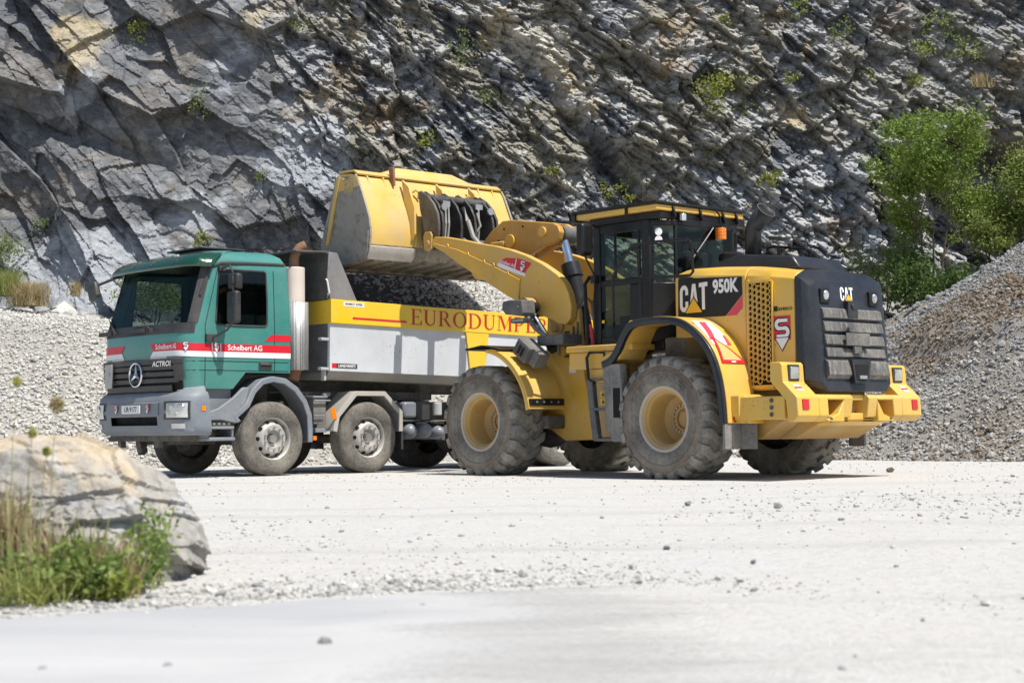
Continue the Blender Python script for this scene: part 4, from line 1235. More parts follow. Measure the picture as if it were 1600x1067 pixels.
mb.build('livery_lettering', M_WHITE, TR, recalc=False)
mb = MB(); wrap_front(mb, *text_mesh('Schelbert AG', .10, .0016), .76, 1.802, .010)
mb.build('livery_lettering', M_WHITE, TR, recalc=False)
mb = MB()
for x in (.97, .83): put2d(mb, *rect(-.006, -.07, .006, .07), (x, 1.1605, 1.78), -fx, fz)
mb.build('livery_rule', M_WHITE, TR, recalc=False)
mb = MB(); s_badge(mb, (.90, 1.1602, 1.79), -fx, fz, .13, square=False); mb.build('livery_badge', [M_RED, M_WHITE, M_BLACK], TR, recalc=False); mb = MB()
nc = Vector((math.sin(.75), math.cos(.75), 0)); s_badge(mb, cabP(1.48, 1.80, .012), Vector((-nc.y, nc.x, 0)), fz, .13, square=False)
mb.build('livery_badge', [M_RED, M_WHITE, M_BLACK], TR, recalc=False)
# door seams, creases and handle
for x in (1.075, -.07):
    for s in (1, -1):
        mb = MB(); q = [Vector((x if z < 2.1 or x < 0 else x - .28 * (z - 2.1) * (1 if x > 0 else 0), s * (interp(HW, z) + .001), z)) for z in (1.24 if x > 0 else 1.46, 1.7, 2.1, 2.5, 2.9)]
        mb.tube(q, .006, 5); mb.build('door_seam', M_SEAM, TR)
for z in (1.60, 1.475):
    mb = MB(); mb.tube([cabP(t, z, .0) for t in (0.02, .5, 1, 1.25, 1.5)], .005, 5); mb.build('panel_crease', M_SEAM, TR)
mb = MB(); mb.bb(-.02, .20, 1.14, 1.165, 1.50, 1.60, 0); mb.bb(.0, .18, 1.166, 1.185, 1.555, 1.585, 1)
mb.build('door_handle', [M_BLACK, M_DARK], TR, bevel=.008)
# visor over the windscreen, roof hatch
mb = MB()
rws = []
for z, o in ((2.90, .19), (2.96, .185), (3.03, .17), (3.09, .15), (3.125, .09)):
    rws.append([cabP(t, min(z, 3.12), o * (1 if 1.5 < t < 4.5 else .6)) for t in span(1.15, 4.85, 30)])
mb.grid(rws); visor = mb.build('sun_visor', M_VISOR, TR, solid=.012, recalc=False)
mb = MB()
for t in (2.1, 2.75, 3.4, 4.0):
    mb.tube([cabP(t, 2.97, .20), cabP(t, 3.05, .185), cabP(t, 3.10, .10)], .008, 5)
mb.build('visor_bracket', M_BLACK, visor)
mb = MB(); mb.box((cabP(2.25, 3.09, .165)), (.03, .09, .03)); mb.build('marker_lamp', M_LAMP, visor)
mb = MB(); mb.bb(.05, .62, -.38, .42, 3.17, 3.235); mb.bb(-.02, .72, -.46, .5, 3.236, 3.262); mb.build('roof_hatch', M_BLACK, TR, bevel=.012)
# grille
mb = MB()
gt = span(1.62, 4.38, 18)
patch(mb, gt, [1.235, 1.45, 1.70, 1.71], .012, 1)
mb.build('grille_backing', [M_BLACK, M_HOLE], TR, recalc=False).location.z = -.07
mb = MB()
def bar(z0, z1, o, t0=1.7, t1=4.3):
    tt = span(t0, t1, 18)
    A = [cabP(t, z0, .012) for t in tt]; B = [cabP(t, z0 + .004, o) for t in tt]; C_ = [cabP(t, z1 - .012, o) for t in tt]; D_ = [cabP(t, z1, .012) for t in tt]
    mb.grid([A, B, C_, D_])
bar(1.63, 1.715, .05, 1.55, 4.45); bar(1.555, 1.63, .045); bar(1.465, 1.54, .045); bar(1.375, 1.45, .045); bar(1.255, 1.355, .055, 1.95, 4.05)
for t0, t1 in ((1.55, 1.85), (4.15, 4.45)):
    tt = span(t0, t1, 3); mb.grid([[cabP(t, z, .05) for t in tt] for z in (1.40, 1.5, 1.63)])
grille = mb.build('grille', M_BLACK, TR, bevel=.006, recalc=False)
grille.location.z = -.07
mb = MB(); o = Vector((1.53, 0.07, 1.50)); rr = .165
mb.tube([o + Vector((0, rr * math.cos(a), rr * math.sin(a))) for a in span(0, 2 * PI, 32)], .015, 8, caps=False)
for k in range(3):
    a = PI / 2 + k * 2 * PI / 3; d = Vector((0, math.cos(a), math.sin(a))); e = Vector((0, -math.sin(a), math.cos(a)))
    mb.add([o + e * .035, o - e * .035, o + d * rr, o + Vector((.022, 0, 0)), o + Vector((-.004, 0, 0))], [(0, 3, 2), (3, 1, 2), (0, 2, 4), (4, 2, 1)])
mb.build('star_emblem', M_CHROME, grille, recalc=False)
mb = MB(); wrap_front(mb, *text_mesh('ACTROS', .10, .002, 1.15, .25), .70, 1.635, .058); mb.build('model_lettering', M_CHROME, grille, recalc=False)
mb = MB(); mb.box((1.52, -.70, 1.50), (.03, .19, .34)); mb.cyl((1.536, -.70, 1.53), (1.545, -.70, 1.53), .035, n=16); mb.build('mounting_plate', M_STEEL, grille, bevel=.004)
mb = MB(); patch(mb, span(1.5, 4.5, 18), [1.10, 1.22], -.10); mb.build('intake_opening', M_HOLE, TR, recalc=False)
# bumper
BXF = [(.58, 1.40), (.64, 1.47), (.90, 1.50), (1.10, 1.485), (1.17, 1.43), (1.19, 1.36)]
BHW = [(.58, 1.20), (.64, 1.24), (.90, 1.25), (1.10, 1.245), (1.17, 1.22), (1.19, 1.17)]
BXR = [(.58, 1.02), (1.2, 1.08)]
bk = dict(xf=BXF, hw=BHW, xr=BXR, rc=.30, bow=.06)
mb = MB()
bt = [0, .5, 1, 1.15, 1.3, 1.5, 1.7, 1.85, 2, 2.33, 2.66, 3]; bt = bt + [6 - t for t in reversed(bt[:-1])]
bz = [.58, .61, .64, .72, .84, .90, 1.0, 1.10, 1.14, 1.17, 1.19]
def bhole(a, b): return .70 < (bz[a] + bz[a + 1]) / 2 < .85 and 2.3 < (bt[b] + bt[b + 1]) / 2 < 3.7
mb.grid([[cabP(t, z, **bk) for t in bt] for z in bz], 0, bhole)
mb.grid([[cabP(t, 1.19, **bk) for t in bt], [cabP(t, 1.185, -.2, **bk) for t in bt]])
mb.grid([[cabP(t, .58, -.2, **bk) for t in bt], [cabP(t, .58, **bk) for t in bt]])
mb.grid([[cabP(t, z, .012 if 0 < i < 3 else 0, **bk) for t in span(2.28, 3.72, 12)] for i, z in enumerate((.86, .87, 1.03, 1.04))])
for s in (0, 1):
    f_ = (lambda t: t) if s == 0 else (lambda t: 6 - t)
    q_ = [.45, .8, 1, 1.2, 1.4, 1.6]
    A_ = [cabP(f_(t), 1.16, .0, **bk) for t in q_ + [2.0]]; B_ = [cabP(f_(t), 1.275, -.045, **bk) for t in q_ + [1.72]]; C_ = [cabP(f_(t), 1.285, -.14, **bk) for t in q_ + [1.72]]
    mb.grid([A_, B_, C_])
bump = mb.build('bumper', M_GREYP, TR, recalc=False, angle=40)
mb = MB(); patch(mb, span(2.2, 3.8, 10), [.69, .86], -.09, **bk); mb.build('bumper_opening', M_HOLE, bump, recalc=False)
for s in (0, 1):
    m_ = (lambda t: t) if s == 0 else (lambda t: 6 - t)
    mb = MB()
    patch(mb, [m_(t) for t in span(1.34, 2.16, 8)], [.80, .82, 1.03, 1.05], .006, 0, **bk)
    hl_ = mb.build('headlight', M_BLACK, bump, recalc=False)
    mb = MB()
    rows = [[cabP(m_(t), z, .012 + .02 * math.sin(PI * i / 8), **bk) for i, t in enumerate(span(1.41, 2.09, 8))] for z in (.825, .84, .925, 1.01, 1.025)]
    mb.grid(rows); lens = mb.build('headlight_lens', M_LAMP, hl_, recalc=False)
    mb = MB()
    for t_, z_, r_ in ((1.60, .955, .062), (1.88, .955, .055), (1.75, .87, .035)):
        c_ = cabP(m_(t_), z_, .022, **bk); n_ = (cabP(m_(t_), z_, .1, **bk) - c_).normalized(); mb.cyl(c_, c_ + n_ * .012, r_, r_ * .8, 18)
    mb.build('headlight_reflector', M_CHROME, hl_)
    mb = MB(); patch(mb, [m_(t) for t in span(1.50, 1.98, 4)], [.675, .745], .008, **bk); mb.build('fog_lamp', M_LAMP, bump, recalc=False)
    mb = MB(); patch(mb, [m_(t) for t in span(.55, 1.0, 3)], [.915, .985], .008, **bk); mb.build('side_marker', M_ORANGE, bump, recalc=False)
mb = MB(); mb.box((1.578, .02, .945), (.012, .50, .115)); pl = mb.build('number_plate', M_WHITE, bump, bevel=.003)
mb = MB(); put2d(mb, *text_mesh('UR·9177', .10, .002, .95), (1.5855, .02, .945), fy, fz); mb.build('plate_lettering', M_BLACK, pl, recalc=False)
for y in (-.40, .46):
    mb = MB(); s_badge(mb, (1.574, y, .95), fy, fz, .13); mb.build('badge', [M_RED, M_WHITE, M_BLACK], bump, recalc=False)
# underside, steps
mb = MB()
mb.bb(1.0, 1.36, -.95, .95, .50, .58); mb.bb(1.30, 1.36, -1.0, -.6, .50, .56); mb.box((1.3, -.72, .49), (.08, .1, .16)); mb.box((1.3, .3, .49), (.08, .12, .16)); mb.bb(.5, 1.2, -.5, .5, .45, .8)
mb.bb(-.3, 1.25, -.62, .62, .8, 1.42); mb.cyl((0, -1, .5), (0, 1, .5), .07); mb.cyl((-1.7, -1, .5), (-1.7, 1, .5), .07)
mb.box((1.25, -.25, .42), (.1, .12, .2), ('X', .4)); mb.tube([(1.3, -.7, .46), (1.3, -.5, .38), (1.28, -.3, .40)], .006, 5)
for y in (.42, -.42): mb.bb(-6.7, 1.1, y - .04, y + .04, .78, 1.06)
for x in (-1.0, -2.6, -3.6, -5.0, -6.4): mb.bb(x - .06, x + .06, -.4, .4, .82, 1.02)
mb.bb(-3.3, -.7, -.75, .75, 1.08, 1.2); mb.bb(-6.6, -.95, -.5, .5, 1.2, 1.36)
for x in (-4.35, -5.7): mb.cyl((x, -1, .52), (x, 1, .52), .12); mb.sphere((x, 0, .55), .3)
mb.build('chassis', M_DARK, TR, bevel=.01)
mb = MB()
mb.bb(.60, 1.08, 1.02, 1.06, .86, 1.24); mb.bb(.62, 1.10, .85, 1.215, .785, .86); mb.bb(.64, 1.08, .85, 1.21, .66, .70); mb.bb(.6, 1.06, .82, 1.17, .50, .55)
mb.bb(1.02, 1.07, .85, 1.16, .55, .78); mb.bb(.62, .66, .85, 1.16, .55, .78)
mb.build('cab_step', M_GREYP, TR, bevel=.012)
mb = MB(); mb.bb(.63, 1.09, 1.165, 1.19, .70, .775)
for k in range(5): mb.box((.72 + .08 * k, 1.192, .735), (.035, .004, .03), None, 1)
mb.build('step_tread', [M_BLACK, M_STEEL], TR)
# front mudguard, second mudguard
def arch(path, th, y0, y1, lip, mats, name, sy=1):
    mb = MB(); mb.strip(path, th, 'y', sy * y0, sy * y1, 0)
    return mb, name, mats
MGP = [(.62, .74), (.66, .86), (.46, 1.02), (.36, 1.21), (.20, 1.355), (0, 1.40), (-.22, 1.37), (-.42, 1.25), (-.58, 1.06), (-.665, .86), (-.68, .66), (-.68, .46)]
for sy in (1, -1):
    mb = MB(); mb.strip(MGP, -.045 if False else .045, 'y', sy * .78, sy * 1.215)
    mb.strip(MGP, .085, 'y', sy * 1.19, sy * 1.222)
    mb.prism([(.62, .74), (1.06, .83), (1.06, .90), (.90, .95), (.66, 1.10), (.50, 1.24), (.40, 1.24), (.46, 1.02), (.60, .90)], 'y', sy * 1.16, sy * 1.217)
    o = mb.build('mudguard', M_GREYP, TR, bevel=.012)
    mb = MB(); mb.box((-.71, sy * 1.222, .52), (.06, .012, .06)); mb.build('reflector', M_ORANGE, o)
    F2 = [(-1.03, .62), (-1.09, .86), (-1.44, 1.20), (-2.0, 1.20), (-2.33, .90), (-2.33, .60)]
    mb = MB(); mb.strip(list(reversed(F2)), -.02, 'y', sy * .80, sy * 1.20, 0)
    mb.strip(list(reversed(F2)), -.075, 'y', sy * 1.20, sy * 1.235, 0)
    o = mb.build('mudguard', mat('dusty_grey_mudguard', (0.40, 0.385, 0.35), 0.7, dust=0.5), TR, bevel=.006)
    mb = MB(); mb.bb(-2.36, -2.32, sy * .82, sy * 1.2, .33, .62); mb.build('mud_flap', M_BLACK, o)
    mb = MB(); mb.box((-1.03, sy * 1.245, .87), (.08, .012, .16), ('Y', .3)); mb.build('reflector', M_ORANGE, o)
# battery box, pipes, tanks
mb = MB(); mb.bb(-1.0, -.78, .72, 1.1, .72, 1.1, 0); mb.bb(-1.02, -.76, .7, 1.12, 1.1, 1.13, 1); mb.bb(-1.0, -.8, .8, 1.12, .6, .66, 1)
mb.tube([(-.76, 1.14, 1.06), (-1.05, 1.14, 1.06)], .015, 6, 1); mb.tube([(-.76, 1.14, .84), (-.95, 1.14, .84)], .012, 6, 1); mb.tube([(-1.2, .7, 1.12), (-1.12, 1.0, 1.16), (-.98, 1.05, 1.14)], .035, 8, 1)
mb.build('battery_box', [mat('checker_plate', (0.13, 0.13, 0.135), 0.5, 0.4, dust=0.4, bump=1.0, bscale=24), M_GREYP], TR, bevel=.01)
M_TANK = mat('blue_grey_tank', (0.135, 0.16, 0.20), 0.4, dust=0.2, coat=0.3)
for x, z, r in ((-2.62, .60, .125), (-2.92, .61, .125), (-3.18, .58, .11)):
    mb = MB(); mb.lathe([(0, .13), (r * .45, .118), (r * .8, .075), (r, 0), (r, -.7), (r * .8, -.78), (0, -.82)], (x, 1.02, z), 'y', 24); mb.build('air_tank', M_TANK, TR)
mb = MB(); mb.bb(-2.72, -2.46, .6, 1.1, .80, 1.05); mb.build('tank_box', M_TANK, TR, bevel=.04)
mb = MB(); mb.bb(-3.06, -2.78, .5, 1.0, .76, 1.07); mb.bb(-2.8, -2.44, .7, 1.08, .74, .78); mb.build('tank_box', M_BLACK, TR, bevel=.03)
mb = MB(); mb.cyl((-3.2, 1.0, .84), (-3.2, 1.0, 1.04), .075); mb.build('filter_can', M_LGREY, TR, bevel=.015)
mb = MB(); mb.tube([(-2.7, 1.08, .72), (-3.0, 1.08, .75), (-3.4, 1.06, .76)], .012, 6); mb.box((-3.2, 1.0, .74), (.2, .1, .06)); mb.box((-3.25, .98, .56), (.15, .12, .2)); mb.build('air_line', M_DARK, TR)
# exhaust
mb = MB(); mb.cyl((-.53, .98, 1.5), (-.53, .98, 2.99), .155, n=32); ex = mb.build('exhaust_muffler', M_CREAM, TR, bevel=.015)
mb = MB(); mb.tube([(-.53, .98, 2.98), (-.53, .98, 3.10), (-.55, .99, 3.20), (-.61, 1.02, 3.28), (-.68, 1.05, 3.31)], [.075, .072, .07, .075, .08], 16, caps=False); mb.tube([(-.53, .98, 2.99), (-.53, .98, 3.02)], .085, 16)
mb.build('exhaust_pipe', M_RUST, ex)
mb = MB(); mb.cyl((-.5, .98, 1.36), (-.55, .98, 1.52), .09); mb.build('exhaust_inlet', M_RUST, ex)
mb = MB()
aa = span(-.25 * PI, .72 * PI, 18)
mb.grid([[(-.55 + .18 * math.cos(a), 1.0 + .18 * math.sin(a), z) for a in aa] for z in (1.50, 2.0, 2.48)])
mb.build('heat_shield', M_PERF, ex, solid=.004)
# mirrors and wipers
mb = MB(); mb.tube([(.80, 1.13, 2.885), (.84, 1.30, 2.90), (.85, 1.43, 2.90), (.84, 1.47, 2.82), (.83, 1.48, 2.5), (.84, 1.47, 2.12), (.88, 1.40, 2.02), (.98, 1.24, 1.93), (1.0, 1.15, 1.92)], .017, 8)
mb.box((1.0, 1.17, 1.92), (.16, .07, .1)); mb.box((.80, 1.14, 2.885), (.1, .06, .06)); mb.box((.83, 1.47, 2.42), (.07, .08, .08)); mb.box((.83, 1.46, 2.7), (.07, .08, .1))
ma = mb.build('mirror_arm', M_BLACK, TR, bevel=.01)
mb = MB(); mb.box((.80, 1.44, 2.335), (.11, .23, .45)); mb.build('mirror', M_BLACK, ma, bevel=.04, seg=3)
mb = MB(); mb.box((.77, 1.43, 2.69), (.11, .24, .22)); mb.build('mirror', M_BLACK, ma, bevel=.035, seg=3)
mb = MB(); mb.tube([(1.02, -1.1, 2.97), (1.22, -1.3, 2.86), (1.32, -1.45, 2.80)], .02, 8); ma = mb.build('mirror_arm', M_BLACK, TR)
mb = MB(); mb.box((1.33, -1.50, 2.72), (.1, .24, .26), ('X', .35)); mb.build('mirror', M_BLACK, ma, bevel=.04, seg=3)
for y0, y1 in ((-.62, -.98), (.42, -.02)):
    mb = MB()
    A = cabP(tfront(y0, 2.05), 2.05, .05); B = cabP(tfront(y1, 2.24), 2.24, .03)
    mb.tube([A, B], .011, 6); mb.tube([A, A + Vector((.0, .05, -.02))], .02, 6); mb.box(cabP(tfront(y0 - .35, 2.05), 2.05, .03), (.06, .36, .06))
    mb.tube([B.lerp(A, .0), B.lerp(A, -.45)], .006, 5)
    mb.build('wiper', M_BLACK, TR)
# wheels
def truck_wheel(x, y, sgn, dual=False):
    mb = MB()
    if not dual:
        pr = [(.300, .0), (.285, -.012), (.272, -.05), (.262, -.085), (.245, -.06), (.215, -.006), (.195, .012), (.125, .014), (.118, .0), (.112, -.05), (.07, -.05)]
    else:
        pr = [(.300, .0), (.285, -.012), (.272, -.06), (.262, -.15), (.21, -.17), (.16, -.17), (.15, -.10), (.12, -.06), (.05, -.05), (0.001, -.05)]
    mb.lathe([(r, t * sgn) for r, t in pr], (0, 0, 0), 'y', 40)
    if not dual: mb.lathe([(.26, -.09 * sgn), (.26, -.2 * sgn)], (0, 0, 0), 'y', 40)
    rim = mb.build('wheel', M_RIMW, TR, angle=40)
    rim.location = (x, y, .52)
    mb = MB(); w2 = .155
    pr = [(.298, .005), (.335, .018), (.39, .03), (.44, .028), (.487, .012), (.512, -.012), (.521, -.03)]
    tr_ = []
    for t in (-.055, -.065, -.115, -.125, -.175, -.185, -.235, -.245):
        pass
    pr += [(.523, -.075), (.510, -.080), (.510, -.090), (.524, -.095), (.524, -.135), (.511, -.140), (.511, -.152), (.524, -.157), (.524, -.20), (.510, -.205), (.510, -.215), (.521, -.22), (.521, -.26), (.512, -.28), (.487, -.305), (.40, -.32), (.30, -.29)]
    mb.lathe([(r, t * sgn) for r, t in pr], (0, 0, 0), 'y', 56)
    if dual: mb.lathe([(r, (t - .34) * sgn) for r, t in pr], (0, 0, 0), 'y', 56)
    mb.build('tyre', M_TYRE, rim, angle=50)
    mb = MB()
    for k in range(10):
        a = 2 * PI * (k + .5) / 10
        rr, tt = (.155, .016) if not dual else (.185, -.168)
        c = Vector((rr * math.cos(a), 0, rr * math.sin(a)))
        mb.cyl(c + Vector((0, tt * sgn, 0)), c + Vector((0, (tt + .035) * sgn, 0)), .016, .014, 8)
    mb.cyl((0, -.06 * sgn, 0), (0, .01 * sgn, 0), .062, .055, 16)
    mb.build('wheel_nuts', M_STEEL, rim)
    mb = MB()
    for k in range(10):
        a = 2 * PI * k / 10
        rr, tt = (.236, -.034) if not dual else (.236, -.158)
        n_ = Vector((math.cos(a) * .85, sgn * .5, math.sin(a) * .85)).normalized() if not dual else Vector((0, sgn, 0))
        c = Vector((rr * math.cos(a), tt * sgn, rr * math.sin(a)))
        mb.cyl(c, c + n_ * .006, .030 if not dual else .022, n=14)
    mb.build('hand_hole', M_HOLE, rim)
    return rim
for x in (0, -1.7):
    truck_wheel(x, 1.21, 1); truck_wheel(x, -1.21, -1)
for x in (-4.35, -5.7):
    truck_wheel(x, 1.21, 1, True); truck_wheel(x, -1.21, -1, True)

# tipper body: origin at its front lower edge, slightly nose-up
BX = -.93
bed_rot = -0.020
mb = MB()
L_ = 5.75
mb.bb(-L_, 0, 1.19, 1.25, 1.49, 2.20, 0); mb.bb(-L_, 0, -1.25, -1.19, 1.49, 2.20, 0)
for s in (1, -1): mb.prism([(s * 1.252, 1.495), (s * 1.13, 1.37), (s * 1.05, 1.37), (s * 1.19, 1.495)], 'x', -L_ + .01, -.005, 1)
mb.bb(-L_ + .02, -.02, -1.12, 1.12, 1.372, 1.48, 1); mb.bb(-.06, .0, -1.185, 1.185, 1.48, 2.2, 2); mb.bb(-L_, -L_ + .06, -1.185, 1.185, 1.48, 2.4, 0)
bed = mb.build('tipper_body', [M_BEDG, mat('grey_lower_bevel', (0.22, 0.215, 0.195), 0.6, dust=0.35), M_BEDD], TR, bevel=.006)
bed.location = (BX, 0, 0); bed.rotation_euler = (0, bed_rot, 0)
mb = MB()
for s in (1, -1): mb.bb(-L_, .01, s * 1.17, s * 1.285, 2.185, 2.535)
mb.bb(-.10, .01, -1.165, 1.165, 2.185, 2.53)
mb.build('rim_band', M_BEDY, bed, bevel=.008)
for s in (1, -1):
    mb = MB(); mb.prism([(-2.60, 2.183), (-3.08, 2.183), (-2.99, 1.52), (-2.70, 1.52)], 'y', s * 1.253, s * 1.28)
    mb.build('post', M_BEDY, bed, bevel=.008)
mb = MB()
spell(mb, 'EURODUMPER', SERIF, .235, (-1.48, 1.2885, 2.247), -fx, fz, 1.36, .10)
mb.build('lettering', M_MAROON, bed, recalc=False)
mb = MB(); put2d(mb, *rect(.38, 2.262, 1.40, 2.292), (0, 1.2885, 0), -fx, fz); mb.build('red_line', M_RED, bed, recalc=False)
mb = MB(); put2d(mb, *rect(4.42, 2.25, 4.66, 2.28), (0, 1.2885, 0), -fx, fz); mb.build('red_line', M_RED, bed, recalc=False)
mb = MB(); mb.bb(-.59, -.21, 1.2855, 1.2885, 2.445, 2.51, 0); put2d(mb, *text_mesh('MAMMUT KIPPER', .048, .0015, .86), (-.40, 1.2895, 2.478), -fx, fz, 1); mb.build('maker_sticker', [M_WHITE, M_BLACK], bed, recalc=False)
mb = MB(); mb.bb(-.50, -.12, 1.2505, 1.2525, 1.535, 1.605, 0); mb.bb(-.12, -.04, 1.2505, 1.2525, 1.535, 1.605, 1); put2d(mb, *text_mesh('LANZ+MARTI', .056, .0016, .92), (-.31, 1.2535, 1.57), -fx, fz, 2); mb.build('maker_sticker', [M_BLACK, M_RED, M_WHITE], bed, recalc=False)
for s in (1, -1):
    mb = MB(); mb.prism([(.04, 3.22), (-.11, 3.22), (-.48, 2.54), (.0, 2.54), (.06, 2.85)], 'y', s * 1.225, s * 1.255, 0)
    mb.build('canopy_cheek', M_BEDS, bed, bevel=.006)
mb = MB(); mb.bb(-.02, .04, -1.22, 1.22, 2.54, 3.20); mb.box((.28, 0, 3.215), (.62, 2.4, .03), ('Y', .05)); mb.bb(-.12, .05, -1.22, 1.22, 3.19, 3.225)
mb.build('canopy', M_CANOPY, bed, bevel=.006)
mb = MB(); mb.tube([(.05, 1.262, 2.60), (.05, 1.29, 2.62), (.09, 1.29, 2.80), (.09, 1.262, 2.82)], .014, 6); mb.build('grab_handle', M_WHITE, bed)
mb = MB(); mb.bb(.01, .15, 1.16, 1.25, 1.93, 1.97); mb.bb(.01, .15, 1.16, 1.25, 1.50, 1.54); mb.bb(.02, .06, 1.12, 1.2, 1.35, 1.5); mb.build('side_step', M_LGREY, bed, bevel=.006)
# the load
def load_z(x, y):
    rid = 3.30 - 0.16 * np.clip(-4.6 - x, 0, 9) ** 1.2 - 1.0 * np.clip(x + 2.3, 0, 9) ** 1.2
    z = rid - 0.78 * np.sqrt((y + 0.25) ** 2 + 0.03)
    z = z + 0.14 * (fbm(x * 1.6, y * 1.6, 801, 4) - 0.5)
    return np.maximum(z, 2.0 - 0.02 * (-x))
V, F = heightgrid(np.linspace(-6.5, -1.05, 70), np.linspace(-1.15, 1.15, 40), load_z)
lo = np_mesh('gravel_load', V, F, soil_mat('shade_dark_load_fines', (0.10, 0.095, 0.09), (0.075, 0.07, 0.065), (0.04, 0.038, 0.036)), smooth=True)  # fines near-black to paint in the bucket's shade over the load
n = 12000; x = -1.2 - 5.2 * rng.uniform(size=n) ** 0.34; y = rng.uniform(-1.1, 1.12, n); S = rng.lognormal(-3.1, .35, n).clip(.025, .11)  # stones thin out forward, baring the shade-dark fines
o = stones('gravel', np.stack([x, y, load_z(x, y) + S * .15], -1), S, [MS_PALE[0], MS_GREY[1], MS_GREY[0]], lo, .85, np.where(rng.uniform(size=n) < sstep(-3.4, -4.3, x), rng.choice(2, n), 2)); tag(o, kind='stuff')  # front stones kept dark grey as painted shade, paler mix farther back
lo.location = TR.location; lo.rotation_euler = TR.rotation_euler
tag(lo, 'grey crushed gravel heaped inside the open tipper body under the raised bucket', 'gravel load')
# ================================================================== wheel loader (x forward, y left, z up; origin under the rear axle)
M_CATY = mat('loader_yellow_paint', (0.74, 0.43, 0.028), 0.42, dust=0.28, coat=0.2, var=0.06, chips=.75, streak=.12)
M_ARMY = mat('arm_yellow_paint', (0.68, 0.38, 0.022), 0.45, dust=0.30, var=0.07, chips=.8, streak=.14)
M_FRAMEY = mat('dusty_frame_yellow', (0.46, 0.26, 0.03), 0.6, dust=0.45, var=0.1)
M_NAVY = mat('black_hood_plastic', (0.010, 0.013, 0.020), 0.34, dust=0.05, coat=0.15, spec=0.4)
M_CABB = mat('cab_black_paint', (0.006, 0.006, 0.007), 0.38, dust=0.02, spec=0.35)
M_LTYRE = mat('loader_tyre_rubber', (0.088, 0.085, 0.081), 0.88, dust=0.85, bump=0.5, bscale=45, dscale=3.0)
M_LSIDE = mat('loader_sidewall_rubber', (0.125, 0.092, 0.066), 0.8, dust=0.38, bump=0.4, bscale=50)
M_LBEAD = mat('loader_bead_rubber', (0.055, 0.054, 0.05), 0.85, dust=0.5, bump=0.4, bscale=50, streak=0.2)
M_RIMY = mat('yellow_rim', (0.50, 0.29, 0.045), 0.5, dust=0.4)
M_RIMF = mat('dusty_rim_flange', (0.50, 0.42, 0.33), 0.6, dust=0.4)
M_SLAT = mat('dusty_grille_slat', (0.036, 0.039, 0.045), 0.5, dust=0.3, streak=0.6)
M_PLAST = mat('dusty_grey_plastic', (0.085, 0.09, 0.10), 0.7, dust=0.5, streak=0.3)
M_WORN = mat('worn_bucket_steel', (0.30, 0.27, 0.225), 0.5, 0.4, dust=0.5, bump=0.5, bscale=70, streak=0.35, blotch=.75, chips=.8)
M_WEARP = mat('pale_wear_plate', (0.60, 0.56, 0.50), 0.6, 0.1, dust=0.4, streak=0.3, blotch=.4)
M_BUCKY = mat('bucket_yellow_paint', (0.70, 0.43, 0.05), 0.45, dust=0.42, streak=0.4, coat=0.1, chips=.9, var=.08)
M_COUP = mat('coupler_black', (0.014, 0.015, 0.018), 0.4, dust=0.2, coat=0.2)
M_COUPB = mat('coupler_brown_black', (0.045, 0.032, 0.024), 0.55, dust=0.28, chips=.5)
M_HOSE = mat('grey_hose', (0.32, 0.31, 0.29), 0.6)
M_FLUO = mat('pale_orange_film', (0.85, 0.42, 0.16), 0.5, var=0.03)
M_PINK = mat('pinkish_red_film', (0.62, 0.06, 0.10), 0.45, var=0.03)
M_TRI = mat('logo_yellow_film', (0.80, 0.46, 0.01), 0.4, var=0.02)
G_LOAD = glass_mat('loader_glass', (0.50, 0.60, 0.55))
M_CHARC = mat('charcoal_lamp_plastic', (0.05, 0.055, 0.065), 0.6, dust=0.3)

LD = empty('wheel_loader', (2.81303, 20.8382, 0), PI - 0.828955)
tag(LD, 'yellow articulated wheel loader with raised bucket tipping into the dump truck', 'wheel loader')

# wheels
def lug_tyre(sgn, rot):
    mb = MB()
    pr = [(.40, .255), (.43, .285), (.50, .300), (.56, .300), (.575, .309), (.585, .300), (.63, .298), (.665, .290), (.69, .275), (.716, .245), (.726, .15), (.728, 0)]
    pr = pr + [(r, -t) for r, t in reversed(pr[:-1])]
    mb.lathe(pr, (0, 0, 0), 'y', 66)
    N = 22
    for side in (1, -1):
        for k in range(N):
            a0 = 2 * PI * (k + (0.5 if side < 0 else 0)) / N + rot
            sec = [(-.015, .766, .69, .060, .0), (.07, .766, .69, .066, .045), (.13, .766, .69, .078, .03), (.21, .765, .69, .082, -.02), (.265, .757, .68, .082, -.03), (.297, .728, .66, .078, -.03), (.306, .69, .65, .07, -.03)]
            vs = []
            for (t, r1, r0, hw_, sk_) in sec:
                for (r, w_) in ((r0, hw_ * 1.12), (r1, hw_), (r1, -hw_), (r0, -hw_ * 1.12)):
                    a = a0 + sgn * sk_ * 1.6 + w_
                    vs.append((r * math.cos(a), t * side, r * math.sin(a)))
            fs = []
            for s_ in range(len(sec) - 1):
                for e in range(3): fs.append((s_ * 4 + e, s_ * 4 + e + 1, s_ * 4 + 5 + e, s_ * 4 + 4 + e))
            L = (len(sec) - 1) * 4
            fs += [(0, 1, 2, 3), (L, L + 1, L + 2, L + 3)]
            mb.add(vs, fs, 0)
    return mb
